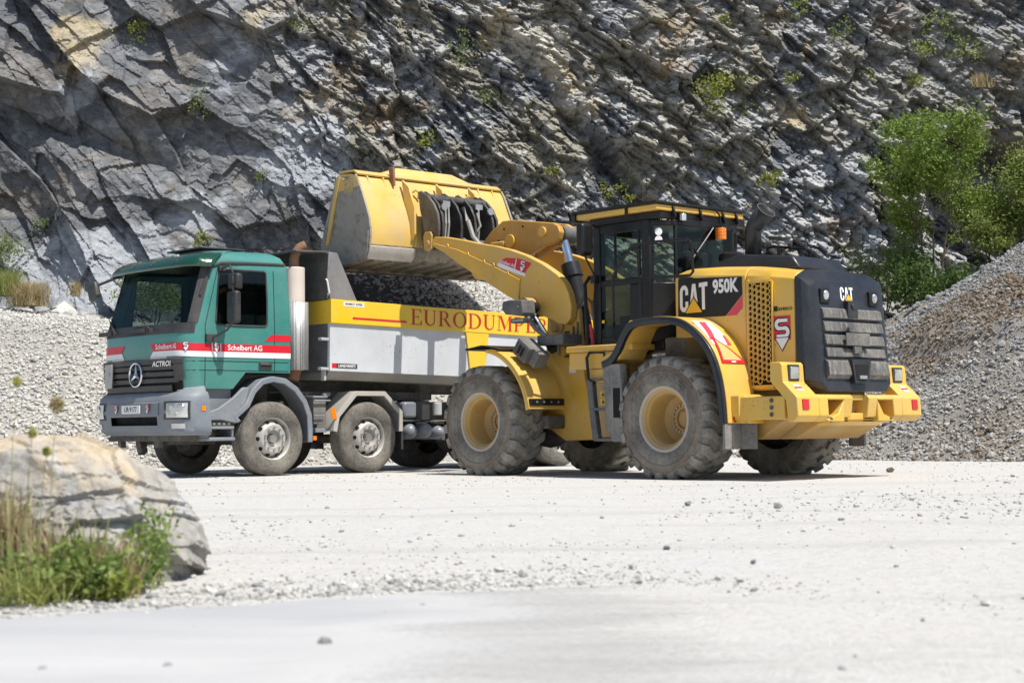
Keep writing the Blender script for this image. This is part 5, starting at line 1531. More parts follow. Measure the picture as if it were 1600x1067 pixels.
def loader_wheel(x, y, sgn, rot):
    s = sgn
    mb = MB()
    mb.lathe([(r, t * s) for r, t in [(.405, .235), (.41, .262), (.395, .270), (.372, .262), (.362, .235)]], (0, 0, 0), 'y', 48, 1)
    mb.lathe([(r, t * s) for r, t in [(.362, .236), (.340, .228), (.332, .205), (.318, .196), (.308, .18), (.302, .04), (.285, -.07), (.215, -.125), (.205, -.11), (.125, -.11), (.118, -.15), (.10, -.15), (.09, -.12), (.001, -.12)]], (0, 0, 0), 'y', 48, 0)
    rim = mb.build('wheel', [M_RIMY, M_RIMF], LD, angle=40); rim.location = (x, y, .725)
    lug_tyre(s, rot).build('tyre', M_LTYRE, rim, angle=42)
    mb = MB()   # smooth dusty sidewall ring, a hair proud of the carcass
    mb.lathe([(r, t * s) for r, t in [(.556, .304), (.575, .313), (.592, .304), (.628, .302), (.648, .296)]], (0, 0, 0), 'y', 66)
    mb.lathe([(r, t * s) for r, t in [(.402, .258), (.43, .289), (.50, .304), (.553, .304)]], (0, 0, 0), 'y', 66, 1)
    mb.lathe([(r, t * s) for r, t in [(.662, .2955), (.672, .297), (.678, .287)]], (0, 0, 0), 'y', 66)
    mb.build('sidewall', [M_LSIDE, M_LBEAD], rim, angle=50)
    mb = MB()
    for k in range(20):
        a = 2 * PI * k / 20; c = Vector((.168 * math.cos(a), -.112 * s, .168 * math.sin(a)))
        mb.cyl(c, c + Vector((0, .03 * s, 0)), .015, n=8)
    mb.build('wheel_nuts', M_STEEL, rim)
for i_, (x, y) in enumerate(((0, 1.07), (0, -1.07), (3.37, 1.07), (3.37, -1.07))):
    loader_wheel(x, y, 1 if y > 0 else -1, .1 * i_)

# frames
mb = MB()
mb.bb(-1.7, 1.1, -.42, .42, .62, 1.25); mb.prism([(-1.88, .70), (-1.45, .47), (-.55, .47), (-.45, .70)], 'y', -.62, .62); mb.prism([(-1.6, .72), (-1.2, .47), (-1.0, .47), (-1.0, .72)], 'y', .62, .95)
mb.bb(.45, 1.05, -.78, .78, .55, 1.5); mb.prism([(1.05, .60), (1.75, .45), (1.95, .60), (1.9, 1.5), (1.05, 1.5)], 'y', -.40, .40)
mb.bb(.95, 1.62, .70, .88, .50, 1.54)
rf = mb.build('rear_frame', M_FRAMEY, LD, bevel=.02)
mb = MB(); mb.cyl((0, -.85, .725), (0, .85, .725), .2, n=20); mb.sphere((0, 0, .725), .36); mb.bb(-.5, .5, -.25, .25, .5, .95); mb.bb(-.45, .45, .45, .80, 1.0, 1.75)
mb.build('rear_axle', M_DARK, LD, bevel=.02)
mb = MB()
TW = [(2.82, 2.22), (2.76, 2.30), (2.30, 2.30), (2.22, 2.22), (2.19, 1.85), (2.12, 1.30), (1.99, .85), (1.86, .47), (2.50, .45), (2.78, .60), (3.10, .72), (3.62, .80), (3.75, 1.10), (3.55, 1.36), (3.10, 1.42), (2.86, 1.70), (2.84, 1.95)]
for s in (1, -1): mb.prism(TW, 'y', s * .48, s * .56)
mb.bb(2.25, 2.8, -.478, .478, 1.2, 1.7); mb.bb(2.6, 3.7, -.478, .478, .78, 1.12); mb.prism([(1.95, .5), (2.2, .5), (2.3, 1.2), (2.2, 1.6), (2.05, 1.4)], 'y', -.478, .478)
ff = mb.build('front_frame', M_ARMY, LD, bevel=.015)
mb = MB()
for s in (1, -1):
    mb.prism([(2.72, 1.94), (2.52, 1.94), (2.50, 2.0), (2.50, 2.15), (2.55, 2.20), (2.68, 2.20), (2.73, 2.15), (2.75, 2.0)], 'y', s * .565, s * .59)
    mb.cyl((2.62, s * .50, 2.12), (2.62, s * .61, 2.12), .05, n=16); mb.cyl((2.62, s * .58, 1.99), (2.62, s * .62, 1.99), .04, n=12)
mb.build('pin_keeper', M_FRAMEY, ff, bevel=.006)
mb = MB(); mb.cyl((3.37, -.85, .725), (3.37, .85, .725), .21, n=20); mb.sphere((3.37, 0, .725), .38); mb.bb(2.7, 3.9, -.3, .3, .5, .9); mb.bb(1.3, 2.1, -.3, .3, .75, 1.35); mb.bb(2.5, 3.0, .56, .9, .62, .80)
mb.cyl((1.72, 0, .4), (1.72, 0, 1.55), .12); mb.bb(1.75, 2.1, -.4, .4, 1.3, 2.0)
mb.build('front_axle', M_DARK, LD, bevel=.02)
mb = MB()   # hoses across the joint
for k, (y, z) in enumerate(((.30, 1.86), (.34, 1.74), (.36, 1.62), (.2, 1.95))):
    mb.tube([(1.50, y, z - .1), (1.85, y + .12, z + .02), (2.2, y + .14, z), (2.45, .60, z - .03)], .018, 6)
mb.tube([(2.28, .57, 2.2), (2.15, .5, 2.42), (2.1, .4, 2.3), (2.05, .4, 1.9)], .03, 6); mb.tube([(2.22, .58, 2.05), (2.2, .6, 1.75)], .014, 6); mb.tube([(2.30, .58, 2.0), (2.27, .6, 1.62)], .014, 6)
mb.build('hydraulic_hose', M_DARK, ff)
mb = MB(); mb.box((2.34, .5635, 1.42), (.13, .006, .10)); mb.box((2.34, .567, 1.44), (.10, .004, .03), None, 1)
mb.build('data_plate', [M_WHITE, M_DARK], ff)
mb = MB()
for z in (1.06, .965):
    mb.box((1.42, .885, z), (.17, .008, .085), None, 0)
    put2d(mb, *poly((-.03, -.025), (.03, -.025), (0, .03)), (1.455, .8905, z), -fx, fz, 1)
mb.build('caution_sticker', [mat('sticker_yellow', (.8, .58, .02), .5), M_BLACK], rf)

# hood
def hsec(x, w, zb, zt, c, zc, zm): return [Vector(p) for p in ((x, w, zb), (x, w, zt), (x, (w + c) / 2 + .03, zt + (zc - zt) * .72), (x, c, zc), (x, c * .5, (zc + zm) / 2 + .005), (x, 0, zm), (x, -c * .5, (zc + zm) / 2 + .005), (x, -c, zc), (x, -(w + c) / 2 - .03, zt + (zc - zt) * .72), (x, -w, zt), (x, -w, zb))]
def loft(mb, secs, cap0=True, cap1=True, mat_=0):
    n = len(secs[0]); o = [p for s_ in secs for p in s_]
    fs = []
    for a in range(len(secs) - 1):
        for e in range(n):
            fs.append((a * n + e, a * n + (e + 1) % n, (a + 1) * n + (e + 1) % n, (a + 1) * n + e))
    if cap0: fs.append(tuple(range(n)))
    if cap1: fs.append(tuple((len(secs) - 1) * n + e for e in range(n)))
    mb.add(o, fs, mat_)
mb = MB()
loft(mb, [hsec(.26, .795, 1.05, 2.47, .60, 2.56, 2.60), hsec(.1, .80, 1.05, 2.50, .62, 2.60, 2.64), hsec(-.4, .80, 1.05, 2.47, .63, 2.585, 2.62), hsec(-.875, .80, 1.05, 2.435, .63, 2.55, 2.585)])
hood = mb.build('hood', M_CATY, LD, angle=30, bevel=.012)
mb = MB()
loft(mb, [hsec(-.89, .80, 1.05, 2.43, .63, 2.548, 2.583), hsec(-1.25, .80, 1.05, 2.395, .62, 2.50, 2.535), hsec(-1.60, .80, 1.05, 2.35, .60, 2.44, 2.47)])
side = mb.build('radiator_hood', M_CATY, LD, angle=30, bevel=.012)
mb = MB(); mb.prism([(.12, 2.58), (-.05, 2.645), (-.50, 2.745), (-1.32, 2.66), (-1.44, 2.50), (-.4, 2.45)], 'y', -.48, .48); mb.build('hood_top_cover', M_NAVY, hood, bevel=.03)
mb = MB()
Y0 = .8035
put2d(mb, *poly((-.20, 2.475), (.82, 2.425), (.825, 2.21), (.56, 1.965), (-.21, 1.975)), (0, Y0, 0), -fx, fz, 0)
put2d(mb, *poly((.825, 2.20), (.825, 2.05), (.73, 1.965), (.57, 1.965)), (0, Y0, 0), -fx, fz, 1)
mb.build('side_decal', [M_CABB, M_PINK], hood, recalc=False)
mb = MB()
spell(mb, 'CAT', BLOCK, .335, (.175, Y0 + .002, 2.045), -fx * .98 + fz * .05, fz, .78, .015)
put2d(mb, *text_mesh('950K', .225, .009, .80), (-.555, Y0 + .002, 2.325), -fx, fz)
put2d(mb, *poly((-.16, -.012), (.16, -.012), (0, .205)), (-.055, Y0 + .0062, 2.035), -fx, fz, 2)
put2d(mb, *poly((-.135, 0), (.135, 0), (0, .18)), (-.055, Y0 + .0074, 2.035), -fx, fz, 1)
mb.build('brand_lettering', [M_WHITE, M_TRI, M_CABB], hood, recalc=False)
mb = MB()   # perforated side screen
Y1 = .8012
x0, x1, z0, z1 = -.925, -1.275, 1.10, 2.36
mb.bb(x1, x0, Y1, Y1 + .004, z0, z1, 1)
pit = .0735; rh = .0415
for i_ in range(5):
    for j in range(19):
        cx = -.96 - i_ * pit * .90; cz = 1.135 + j * pit * .94 + (pit * .47 if i_ % 2 else 0) + (.012 * i_)
        if cz > 2.33 - .012 * i_ or (i_ in (0, 4) and j > 15): pass
        if cz > 2.325: continue
        vs, fs = [], []
        for k in range(6):
            a = R(60 * k + 30); b = R(60 * k + 90)
            ro = pit * .575
            for (r, y) in ((ro, .030), (.0305, .030), (.0295, .006)):
                vs.append((cx + r * math.cos(a), Y1 + y, cz + r * math.sin(a)))
        for k in range(6):
            q = (k + 1) % 6
            fs += [(3 * k, 3 * q, 3 * q + 1, 3 * k + 1), (3 * k + 1, 3 * q + 1, 3 * q + 2, 3 * k + 2)]
        mb.add(vs, fs, 0)
mb.bb(x0 - .012, x0 + .02, Y1, Y1 + .027, z0 - .03, z1 + .02, 0); mb.bb(x1 - .02, x1 - .0, Y1, Y1 + .027, z0 - .03, z1 - .02, 0)
mb.bb(x1, x0, Y1, Y1 + .027, z0 - .03, z0 + .012, 0); mb.bb(x1, x0, Y1, Y1 + .027, z1 - .03, z1, 0)
mb.build('vent_screen', [M_CATY, M_HOLE], side, recalc=False)
mb = MB(); s_badge(mb, (-1.415, Y0, 1.72), -fx, fz, .40); mb.build('badge', [M_RED, M_WHITE, M_CABB], side, recalc=False)
mb = MB(); put2d(mb, *text_mesh('avesco', .078, .0012, 1.0), (-1.465, Y0, 2.005), -fx, fz); put2d(mb, *rect(-.028, -.03, .028, .03), (-1.325, Y0, 2.005), -fx, fz); put2d(mb, *rect(-.04, -.018, .04, .018), (-1.36, Y0, 1.36), -fx, fz, 1)
mb.build('dealer_lettering', [M_CABB, M_WHITE], side, recalc=False)

# grille housing
def gsec(xt, xb, w, zb, zt, c, zc):
    def X(z): return xt + (xb - xt) * (zc - z) / (zc - zb)
    return [Vector((X(z), y, z)) for y, z in ((w, zb + .10), (w, zt), (c, zc), (0, zc + .025), (-c, zc), (-w, zt), (-w, zb + .10), (-w + .1, zb), (w - .1, zb))]
mb = MB()
loft(mb, [gsec(-1.612, -1.612, .815, 1.07, 2.37, .62, 2.465), gsec(-1.69, -1.74, .80, 1.05, 2.34, .60, 2.43), gsec(-1.745, -1.865, .72, 1.03, 2.25, .60, 2.335), gsec(-1.775, -1.905, .665, 1.02, 2.20, .58, 2.30)])
gr = mb.build('grille_housing', M_NAVY, LD, angle=25, bevel=.012)
def gx(z, o=0.0): return -1.775 - .13 * (2.30 - z) / 1.28 - o
ry = -fy; rn = Vector((-1, 0, 0))
mb = MB()
for (za, zb_) in ((2.005, 1.875), (1.85, 1.72), (1.695, 1.565), (1.54, 1.42)):
    for (ya, yb) in ((.58, -.575),):
        A = [Vector((gx(zb_, .004), y, zb_)) for y in (ya, yb)]; B = [Vector((gx(zb_, .040), y, zb_ + .012)) for y in (ya, yb)]
        C_ = [Vector((gx(za, .030), y, za - .02)) for y in (ya, yb)]; D_ = [Vector((gx(za, .004), y, za)) for y in (ya, yb)]
        mb.grid([A, B, C_, D_])
        for q in (0, 1): mb.add([A[q], B[q], C_[q], D_[q]], [(0, 1, 2, 3)])
for (ya, yb) in ((.60, .17), (-.17, -.60)):
    zz = (1.40, 1.36, 1.22, 1.17); oo = (.004, .045, .055, .004)
    mb.grid([[Vector((gx(z, o), ya, z)), Vector((gx(z, o), yb, z))] for z, o in zip(zz, oo)])
    for y in (ya, yb): mb.add([Vector((gx(z, o), y, z)) for z, o in zip(zz, oo)], [(0, 1, 2, 3)])
mb.build('grille_slat', M_SLAT, gr)
mb = MB(); mb.prism([(.60, 2.04), (.60, 1.14), (.56, 1.14), (.56, 2.01), (-.56, 2.01), (-.56, 1.14), (-.60, 1.14), (-.60, 2.04)], 'x', -1.80, -1.803) if False else None
mb.prism([(.19, 1.40), (.13, 1.12), (-.13, 1.12), (-.19, 1.40)], 'x', gx(1.25, .02), gx(1.25, .075)); mb.prism([(.14, 1.34), (.10, 1.15), (-.10, 1.15), (-.14, 1.34)], 'x', gx(1.25, .0755), gx(1.25, .078), 1); mb.box((gx(1.2, .08), 0, 1.19), (.03, .14, .04), None, 2)
mb.build('latch_recess', [M_NAVY, M_HOLE, M_STEEL], gr, bevel=.006)
mb = MB(); mb.bb(gx(2.0, .06), gx(2.0, .0), -.08, .12, 1.90, 2.10); mb.cyl((gx(2.0, .06), .02, 2.03), (gx(2.0, .075), .02, 2.03), .035, n=16); mb.build('rear_camera', M_NAVY, gr, bevel=.006)
mb = MB(); mb.box((gx(1.62, .085), .03, 1.635), (.02, .46, .15)); mb.box((gx(1.62, .06), .03, 1.75), (.04, .3, .06)); mb.box((gx(1.5, .06), .03, 1.51), (.04, .14, .08)); mb.build('plate_holder', mat('dusty_black_plate', (0.03, 0.035, 0.045), 0.5, dust=0.45), gr, bevel=.006)
for y in (.50, -.46):
    mb = MB(); mb.bb(gx(2.14, .03), gx(2.14, -.02), y - .085, y + .085, 2.06, 2.23, 0); wl = mb.build('work_light', M_CABB, gr, bevel=.01)
    mb = MB(); mb.sphere((gx(2.15, .03), y - .01, 2.15), (.03, .052, .06), 14, 8); mb.build('work_light_lens', M_LAMP, wl)
mb = MB()
spell(mb, 'CAT', BLOCK, .165, (gx(2.19, .012), .17, 2.10), -fy, fz + fx * .1, .86, .015)
put2d(mb, *poly((-.085, -.006), (.085, -.006), (0, .10)), (gx(2.12, .019), .03, 2.095), -fy, fz + fx * .1, 2)
put2d(mb, *poly((-.072, 0), (.072, 0), (0, .088)), (gx(2.12, .021), .03, 2.096), -fy, fz + fx * .1, 1)
mb.build('brand_lettering', [M_WHITE, M_TRI, M_CABB], gr, recalc=False)
# counterweight
mb = MB()
for s in (1, -1):
    mb.prism([(-1.60, 1.36), (-1.745, 1.36), (-1.775, 1.33), (-1.79, 1.13), (-1.95, .985), (-1.985, .95), (-2.0, .74), (-1.93, .67), (-1.85, .67), (-1.82, .92), (-1.64, 1.10), (-1.60, 1.14)], 'y', s * .84, s * 1.245)
    mb.prism([(-1.62, 1.0), (-1.95, .985), (-1.985, .95), (-2.0, .74), (-1.93, .67), (-1.62, .67)], 'y', s * .66, s * .838)
    mb.prism([(-1.62, 1.0), (-1.95, .985), (-1.985, .95), (-1.985, .925), (-1.62, .925)], 'y', s * .34, s * .658)
    mb.prism([(s * .34, .92), (s * .34, .67), (s * .658, .67), (s * .658, .70), (s * .46, .76)], 'x', -1.985, -1.62)
    mb.prism([(-1.62, 1.0), (-1.95, .985), (-1.985, .95), (-1.95, .72), (-1.62, .67)], 'y', s * .16, s * .338)
    mb.bb(-1.70, -1.6, s * .36, s * .64, .7, .92)
    mb.bb(-1.80, -1.02, s * 1.0, s * 1.245, .70, .97); mb.bb(-1.16, -.98, s * 1.08, s * 1.27, .74, .99)
mb.bb(-1.90, -1.6, -.158, .158, .92, .99); mb.bb(-1.90, -1.6, -.158, .158, .67, .77); mb.bb(-1.75, -1.5, -1.22, 1.22, .72, .96)
mb.prism([(-1.93, .668), (-1.45, .52), (-1.40, .668)], 'y', -.62, .62)
cw = mb.build('counterweight', M_CATY, LD, bevel=.022, seg=3)
cw.location.x = .045; cw.scale = (1, .985, 1)
mb = MB(); mb.cyl((-1.83, 0, .75), (-1.83, 0, .94), .03, n=12)
for s in (1, -1):
    mb.cyl((-1.7, s * .52, .86), (-1.78, s * .52, .86), .05, n=12); mb.cyl((-1.985, s * .60, .69), (-1.93, s * .60, .70), .03, n=10)
    for z in (.76, .84, .92): mb.cyl((-1.62, s * 1.24, z), (-1.62, s * 1.255, z), .026, n=10)
    for z in (.80, .87, .94): mb.cyl((-1.02, s * 1.26, z), (-1.02, s * 1.285, z), .016, n=8)
mb.build('bolt', M_DARK, cw)
for s in (1, -1):
    mb = MB(); mb.bb(-1.80, -1.70, s * 1.045 - .10, s * 1.045 + .10, 1.14, 1.33); tl = mb.build('tail_lamp', M_BLACK, cw, bevel=.01)
    mb = MB(); mb.bb(-1.812, -1.79, s * 1.045 - .075, s * 1.045 + .075, 1.165, 1.305); mb.build('lamp_lens', M_LAMP, tl, bevel=.008)
    mb = MB(); mb.box((-1.997, s * 1.10, .87), (.012, .12, .12), ('Y', .06)); mb.build('reflector', M_REDLENS, cw, bevel=.004)
    mb = MB(); mb.box((-1.872, s * 1.07, 1.062), (.11, .11, .004), ('Y', -.73), 0); mb.box((-1.874, s * 1.07, 1.064), (.03, .112, .004), ('Y', -.73), 1); mb.build('warning_sticker', [M_WHITE, M_RED], cw)
# rear fenders
RP = [(1.0, 1.43), (.86, 1.47), (.74, 1.60), (.64, 1.78), (.50, 1.92), (.23, 1.945), (-.05, 1.94), (-.29, 1.91), (-.50, 1.80), (-.68, 1.65), (-.82, 1.46), (-.91, 1.22), (-.96, .95), (-.98, .66)]
def chaikin(P, n=2):
    for _ in range(n):
        Q = [P[0]]
        for a, b in zip(P, P[1:]):
            Q += [(a[0] * .75 + b[0] * .25, a[1] * .75 + b[1] * .25), (a[0] * .25 + b[0] * .75, a[1] * .25 + b[1] * .75)]
        P = Q + [P[-1]]
    return P
RP = chaikin(RP)
RPQ = [(p[1], p[0]) for p in RP if p[0] < -.12][::-1]
def rp_x(z):
    q = RPQ
    return interp(q, z)
for s in (1, -1):
    mb = MB(); mb.strip(RP, -.035, 'y', s * .80, s * 1.33)
    mb.prism([(1.02, 1.52), (.80, 1.60), (.56, 1.95), (.3, 1.97), (.3, 1.9), (.52, 1.88), (.75, 1.48), (1.02, 1.40)], 'y', s * .85, s * 1.325)
    mb.prism([(-.95, 1.0), (-.99, .66), (-1.24, .66), (-1.2, .95), (-1.1, 1.0)], 'y', s * .802, s * 1.2)
    fd = mb.build('rear_fender', M_CATY, LD, bevel=.012)
    mb = MB(); mb.strip(RP, .06, 'y', s * 1.31, s * 1.385); mb.strip(RP, -.03, 'y', s * 1.332, s * 1.38); mb.build('fender_trim', M_NAVY, fd, bevel=.01)
    mb = MB(); mb.prism([(1.0, 1.42), (.70, 1.42), (.62, .45), (.84, .45), (.94, .62), (.98, 1.1)], 'y', s * 1.24, s * 1.36, 0); mb.bb(.70, .82, s * 1.355, s * 1.365, .75, 1.12, 1); mb.build('mud_flap', [M_PLAST, M_HOLE], fd, bevel=.015)
    mb = MB(); mb.bb(-1.0, -.96, s * 1.08, s * 1.375, .36, .66); mb.bb(-1.22, -1.0, s * 1.05, s * 1.09, .36, .66); mb.build('mud_flap', M_PLAST, fd, bevel=.006)
    mb = MB()
    def fs_(z, y, o=.040):
        sl = (rp_x(z + .02) - rp_x(z - .02)) / .04
        return Vector((rp_x(z) - o * math.sqrt(1 + sl * sl), s * y, z))
    def fpoly(pts, o, m):
        mb.add([fs_(z, y, o) for y, z in pts], [tuple(range(len(pts)))], m)
    def fband(y0a, y0b, y1a, y1b, za, zb, o, m, n=6):
        rows = []
        for k in range(n + 1):
            f = k / n; z = za + (zb - za) * f
            rows.append([fs_(z, y0a + (y0b - y0a) * f, o), fs_(z, y1a + (y1b - y1a) * f, o)])
        mb.grid(rows, m)
    fband(1.29, 1.29, .95, .95, 1.90, 1.60, .040, 0, 8)          # white ground of the stripes
    fband(1.29, 1.26, 1.27, 1.29, 1.895, 1.87, .042, 1, 2)
    fband(1.17, 1.285, 1.05, 1.19, 1.89, 1.66, .042, 1, 6)
    fband(1.0, 1.03, .955, .955, 1.72, 1.60, .042, 1, 4)
    fband(1.235, 1.285, 1.235, .86, 1.69, 1.40, .044, 3, 8)      # warning triangle
    fband(1.24, 1.285, 1.20, 1.245, 1.69, 1.41, .046, 2, 8); fband(1.22, .90, 1.20, .86, 1.69, 1.41, .0465, 2, 8); fband(1.285, 1.285, .86, .86, 1.415, 1.375, .047, 2, 2); fband(1.11, 1.11, 1.03, 1.03, 1.402, 1.386, .049, 0, 1)
    mb.build('reflective_sticker', [M_WHITE, M_PINK, M_RED, M_FLUO], fd, recalc=False)
    mb = MB(); c = fs_(.72, 1.2, .03); mb.cyl(c, c - Vector((.02, 0, 0)), .045, n=16); mb.build('reflector', M_REDLENS, fd)
# platform, steps and rails
mb = MB(); mb.bb(.62, 1.80, .60, 1.22, 1.60, 1.68); mb.bb(1.0, 1.78, .62, 1.18, 1.38, 1.598); mb.bb(1.0, 1.40, .89, 1.19, 1.2, 1.378)
mb.build('platform', M_ARMY, LD, bevel=.015)
mb = MB()
mb.prism([(1.40, 1.25), (1.30, 1.25), (1.26, .85), (1.20, .50), (1.30, .46), (1.36, .84)], 'y', 1.17, 1.25); mb.prism([(1.40, 1.25), (1.30, 1.25), (1.26, .85), (1.20, .50), (1.30, .46), (1.36, .84)], 'y', .86, .90)
mb.bb(.94, 1.28, .86, 1.25, .455, .495); mb.bb(.96, 1.36, .86, 1.25, .845, .885); mb.bb(.98, 1.40, .86, 1.25, 1.22, 1.25)
mb.build('ladder', M_CHARC, LD, bevel=.008)
mb = MB()
mb.tube([(1.08, 1.23, 1.48), (1.08, 1.245, 1.58), (1.34, 1.245, 1.585), (1.39, 1.245, 1.52), (1.36, 1.245, 1.25), (1.26, 1.245, 1.20)], .02, 8)
mb.tube([(.80, 1.24, 1.68), (.88, 1.25, 1.74), (.895, 1.25, 1.95), (.90, 1.25, 2.52), (.84, 1.25, 2.62), (.60, 1.25, 2.86), (.54, 1.24, 2.90), (.30, 1.20, 2.915), (-.30, 1.17, 2.90), (-.345, 1.16, 2.86), (-.35, 1.15, 2.50), (-.30, 1.15, 2.46), (.34, 1.15, 2.48)], .018, 8)
mb.tube([(.34, 1.15, 2.48), (.34, 1.15, 1.95)], .018, 8); mb.tube([(.66, 1.0, 1.98), (.68, 1.02, 2.85), (.60, .95, 2.92)], .016, 8); mb.tube([(-.05, 1.15, 2.46), (-.05, .82, 2.46)], .014, 6)
mb.tube([(1.66, .95, 1.68), (1.67, .98, 2.5), (1.66, .9, 2.6)], .025, 8); mb.tube([(1.72, .7, 1.68), (1.74, .72, 2.3), (1.70, .70, 2.75)], .03, 8)
mb.build('handrail', M_CABB, LD)
# cab
mb = MB()
mb.bb(.46, 1.60, -.80, .80, 1.60, 1.72)
for s in (1, -1):
    mb.bb(1.50, 1.62, s * .76, s * .87, 1.66, 3.26); mb.bb(.62, .76, s * .78, s * .87, 1.72, 3.26)
    mb.bb(.76, 1.50, s * .80, s * .865, 3.14, 3.26); mb.bb(.76, 1.50, s * .81, s * .868, 2.46, 2.54)
    mb.bb(.76, .98, s * .82, s * .86, 1.72, 2.46); mb.bb(.76, 1.5, s * .82, s * .86, 1.66, 1.80)
    mb.box((1.24, s * .845, 2.85), (.03, .04, .6)); mb.box((.82, s * .845, 2.85), (.04, .04, .6))
    mb.prism([(.62, s * .84), (.43, s * .60), (.43, s * .54), (.50, s * .54), (.70, s * .80)], 'z', 1.70, 2.46); mb.prism([(.62, s * .84), (.43, s * .60), (.43, s * .54), (.50, s * .54), (.70, s * .80)], 'z', 3.18, 3.26)
mb.bb(.43, .50, -.538, .538, 1.70, 2.48); mb.bb(.43, .50, -.538, .538, 3.19, 3.27)
for s in (1, -1): mb.bb(.435, .475, s * .56 - .022, s * .56 + .022, 2.46, 3.20)
mb.bb(1.60, 1.72, -.55, .55, 1.66, 1.95); mb.bb(1.6, 1.72, -.6, .6, 3.16, 3.27)
mb.bb(.46, 1.72, -.84, .84, 3.262, 3.36)
cabl = mb.build('cab', M_CABB, LD, bevel=.012)
mb = MB()
mb.prism([(.44, .93), (.44, -.78), (.62, -.93), (1.88, -.93), (1.95, -.6), (1.95, .6), (1.88, .93)], 'z', 3.362, 3.438)
roof = mb.build('roof', M_CATY, cabl, bevel=.015)
mb = MB(); mb.prism([(.41, .96), (.41, -.80), (.60, -.97), (1.93, -.97), (2.0, -.6), (2.0, .6), (1.93, .97)], 'z', 3.44, 3.475); mb.prism([(1.86, .96), (1.96, .94), (2.0, .6), (2.0, -.6), (1.96, -.94), (1.86, -.96)], 'z', 3.34, 3.4385)
for y in (.62, .1, -.35, -.62): mb.box((.43, y, 3.36), (.06, .03, .17), ('Y', .3))
mb.box((.95, .935, 3.38), (.05, .02, .16)); mb.build('roof_edge', M_CABB, roof, bevel=.008)
def pane(name, pts, parent=cabl):
    mb = MB(); mb.add(pts, [tuple(range(len(pts)))]); return mb.build(name, G_LOAD, parent, recalc=False)
for s in (1, -1):
    pane('door_glass', [(.76, s * .852, 2.54), (1.50, s * .852, 2.54), (1.50, s * .852, 3.14), (.76, s * .852, 3.14)])
    pane('lower_glass', [(.98, s * .85, 1.80), (1.50, s * .85, 1.80), (1.50, s * .85, 2.46), (.98, s * .85, 2.46)])
    mb = MB(); mb.grid([[Vector((.635, s * .835, z)), Vector((.53, s * .74, z)), Vector((.45, s * .60, z))] for z in (2.46, 3.18)]); mb.build('corner_glass', G_LOAD, cabl, recalc=False)
pane('rear_glass', [(.44, .54, 2.47), (.44, -.54, 2.47), (.44, -.54, 3.2), (.44, .54, 3.2)])
mb = MB(); mb.grid([[Vector((1.60, .80, z)), Vector((1.70, .5, z)), Vector((1.74, 0, z)), Vector((1.70, -.5, z)), Vector((1.60, -.80, z))] for z in (1.95, 3.16)]); mb.build('windscreen', G_LOAD, cabl, recalc=False)
mb = MB(); mb.box((.85, 0, 2.05), (.55, .52, .18)); mb.box((.62, 0, 2.5), (.16, .5, .8), ('Y', -.1)); mb.box((.58, 0, 2.98), (.1, .28, .2)); mb.box((.9, .38, 2.25), (.4, .1, .08)); mb.box((.9, -.38, 2.25), (.4, .16, .12)); mb.bb(.6, 1.1, -.25, .25, 1.72, 1.95); mb.build('seat', M_SEAT, cabl, bevel=.04)
mb = MB(); mb.tube([(1.5, 0, 1.72), (1.38, 0, 2.2), (1.28, 0, 2.42)], .05, 8); mb.bb(1.4, 1.6, -.4, .4, 1.9, 2.1)
c0 = Vector((1.26, 0, 2.45)); tl_ = Matrix.Rotation(-.6, 3, 'Y'); mb.tube([c0 + tl_ @ Vector((.19 * math.cos(a), .19 * math.sin(a), 0)) for a in span(0, 2 * PI, 20)], .018, 6); mb.build('steering_wheel', M_CABB, cabl)
mb = MB()
for z in (3.10, 3.00): mb.cyl((.545, .775, z), (.535, .785, z), .048, n=16)
mb.build('round_sticker', M_WHITE, cabl)
mb = MB(); mb.tube([(.42, .3, 2.75), (.40, .05, 3.02), (.40, -.12, 3.2)], .012, 6); mb.box((.405, .22, 2.86), (.02, .16, .02), ('X', .9)); mb.build('wiper', M_CABB, cabl)
for (x, y) in ((.54, .72), (.42, .48)):
    mb = MB(); mb.box((x, y, 3.29), (.08, .10, .11)); l_ = mb.build('work_light', M_CABB, cabl, bevel=.012)
    mb = MB(); mb.box((x - .042, y + .012, 3.29), (.02, .085, .09), ('Z', -.5)); mb.build('work_light_lens', M_LAMP, l_, bevel=.008)
mb = MB(); mb.cyl((.36, -.22, 3.05), (.36, -.22, 3.20), .072, n=20); mb.cyl((.36, -.22, 3.11), (.36, -.22, 3.118), .076, n=20); mb.cyl((.36, -.22, 3.145), (.36, -.22, 3.153), .076, n=20)
bc = mb.build('beacon', M_ORANGE, cabl, bevel=.008)
mb = MB(); mb.cyl((.36, -.22, 3.2), (.36, -.22, 3.225), .06); mb.tube([(.36, -.22, 3.22), (.37, -.22, 3.36), (.42, -.2, 3.44)], .012, 6); mb.tube([(.9, .6, 3.47), (.9, .6, 3.9)], .004, 5); mb.build('beacon_bracket', M_CABB, bc)
mb = MB(); mb.tube([(1.54, .87, 3.24), (1.48, 1.05, 3.27), (1.44, 1.22, 3.26), (1.43, 1.26, 3.2)], .014, 6); mb.tube([(1.43, 1.25, 2.9), (1.44, 1.18, 2.80), (1.53, .90, 2.55)], .014, 6); mb.box((1.56, .90, 2.56), (.08, .1, .1)); m1 = mb.build('mirror_arm', M_CABB, cabl)
mb = MB(); mb.box((1.42, 1.23, 3.05), (.13, .22, .42)); mb.build('mirror', M_CABB, m1, bevel=.05, seg=3)
mb = MB(); mb.tube([(1.54, -.87, 3.24), (1.48, -1.05, 3.27), (1.44, -1.22, 3.2)], .014, 6); m1 = mb.build('mirror_arm', M_CABB, cabl)
mb = MB(); mb.box((1.42, -1.23, 3.05), (.13, .22, .42)); mb.build('mirror', M_CABB, m1, bevel=.05, seg=3)
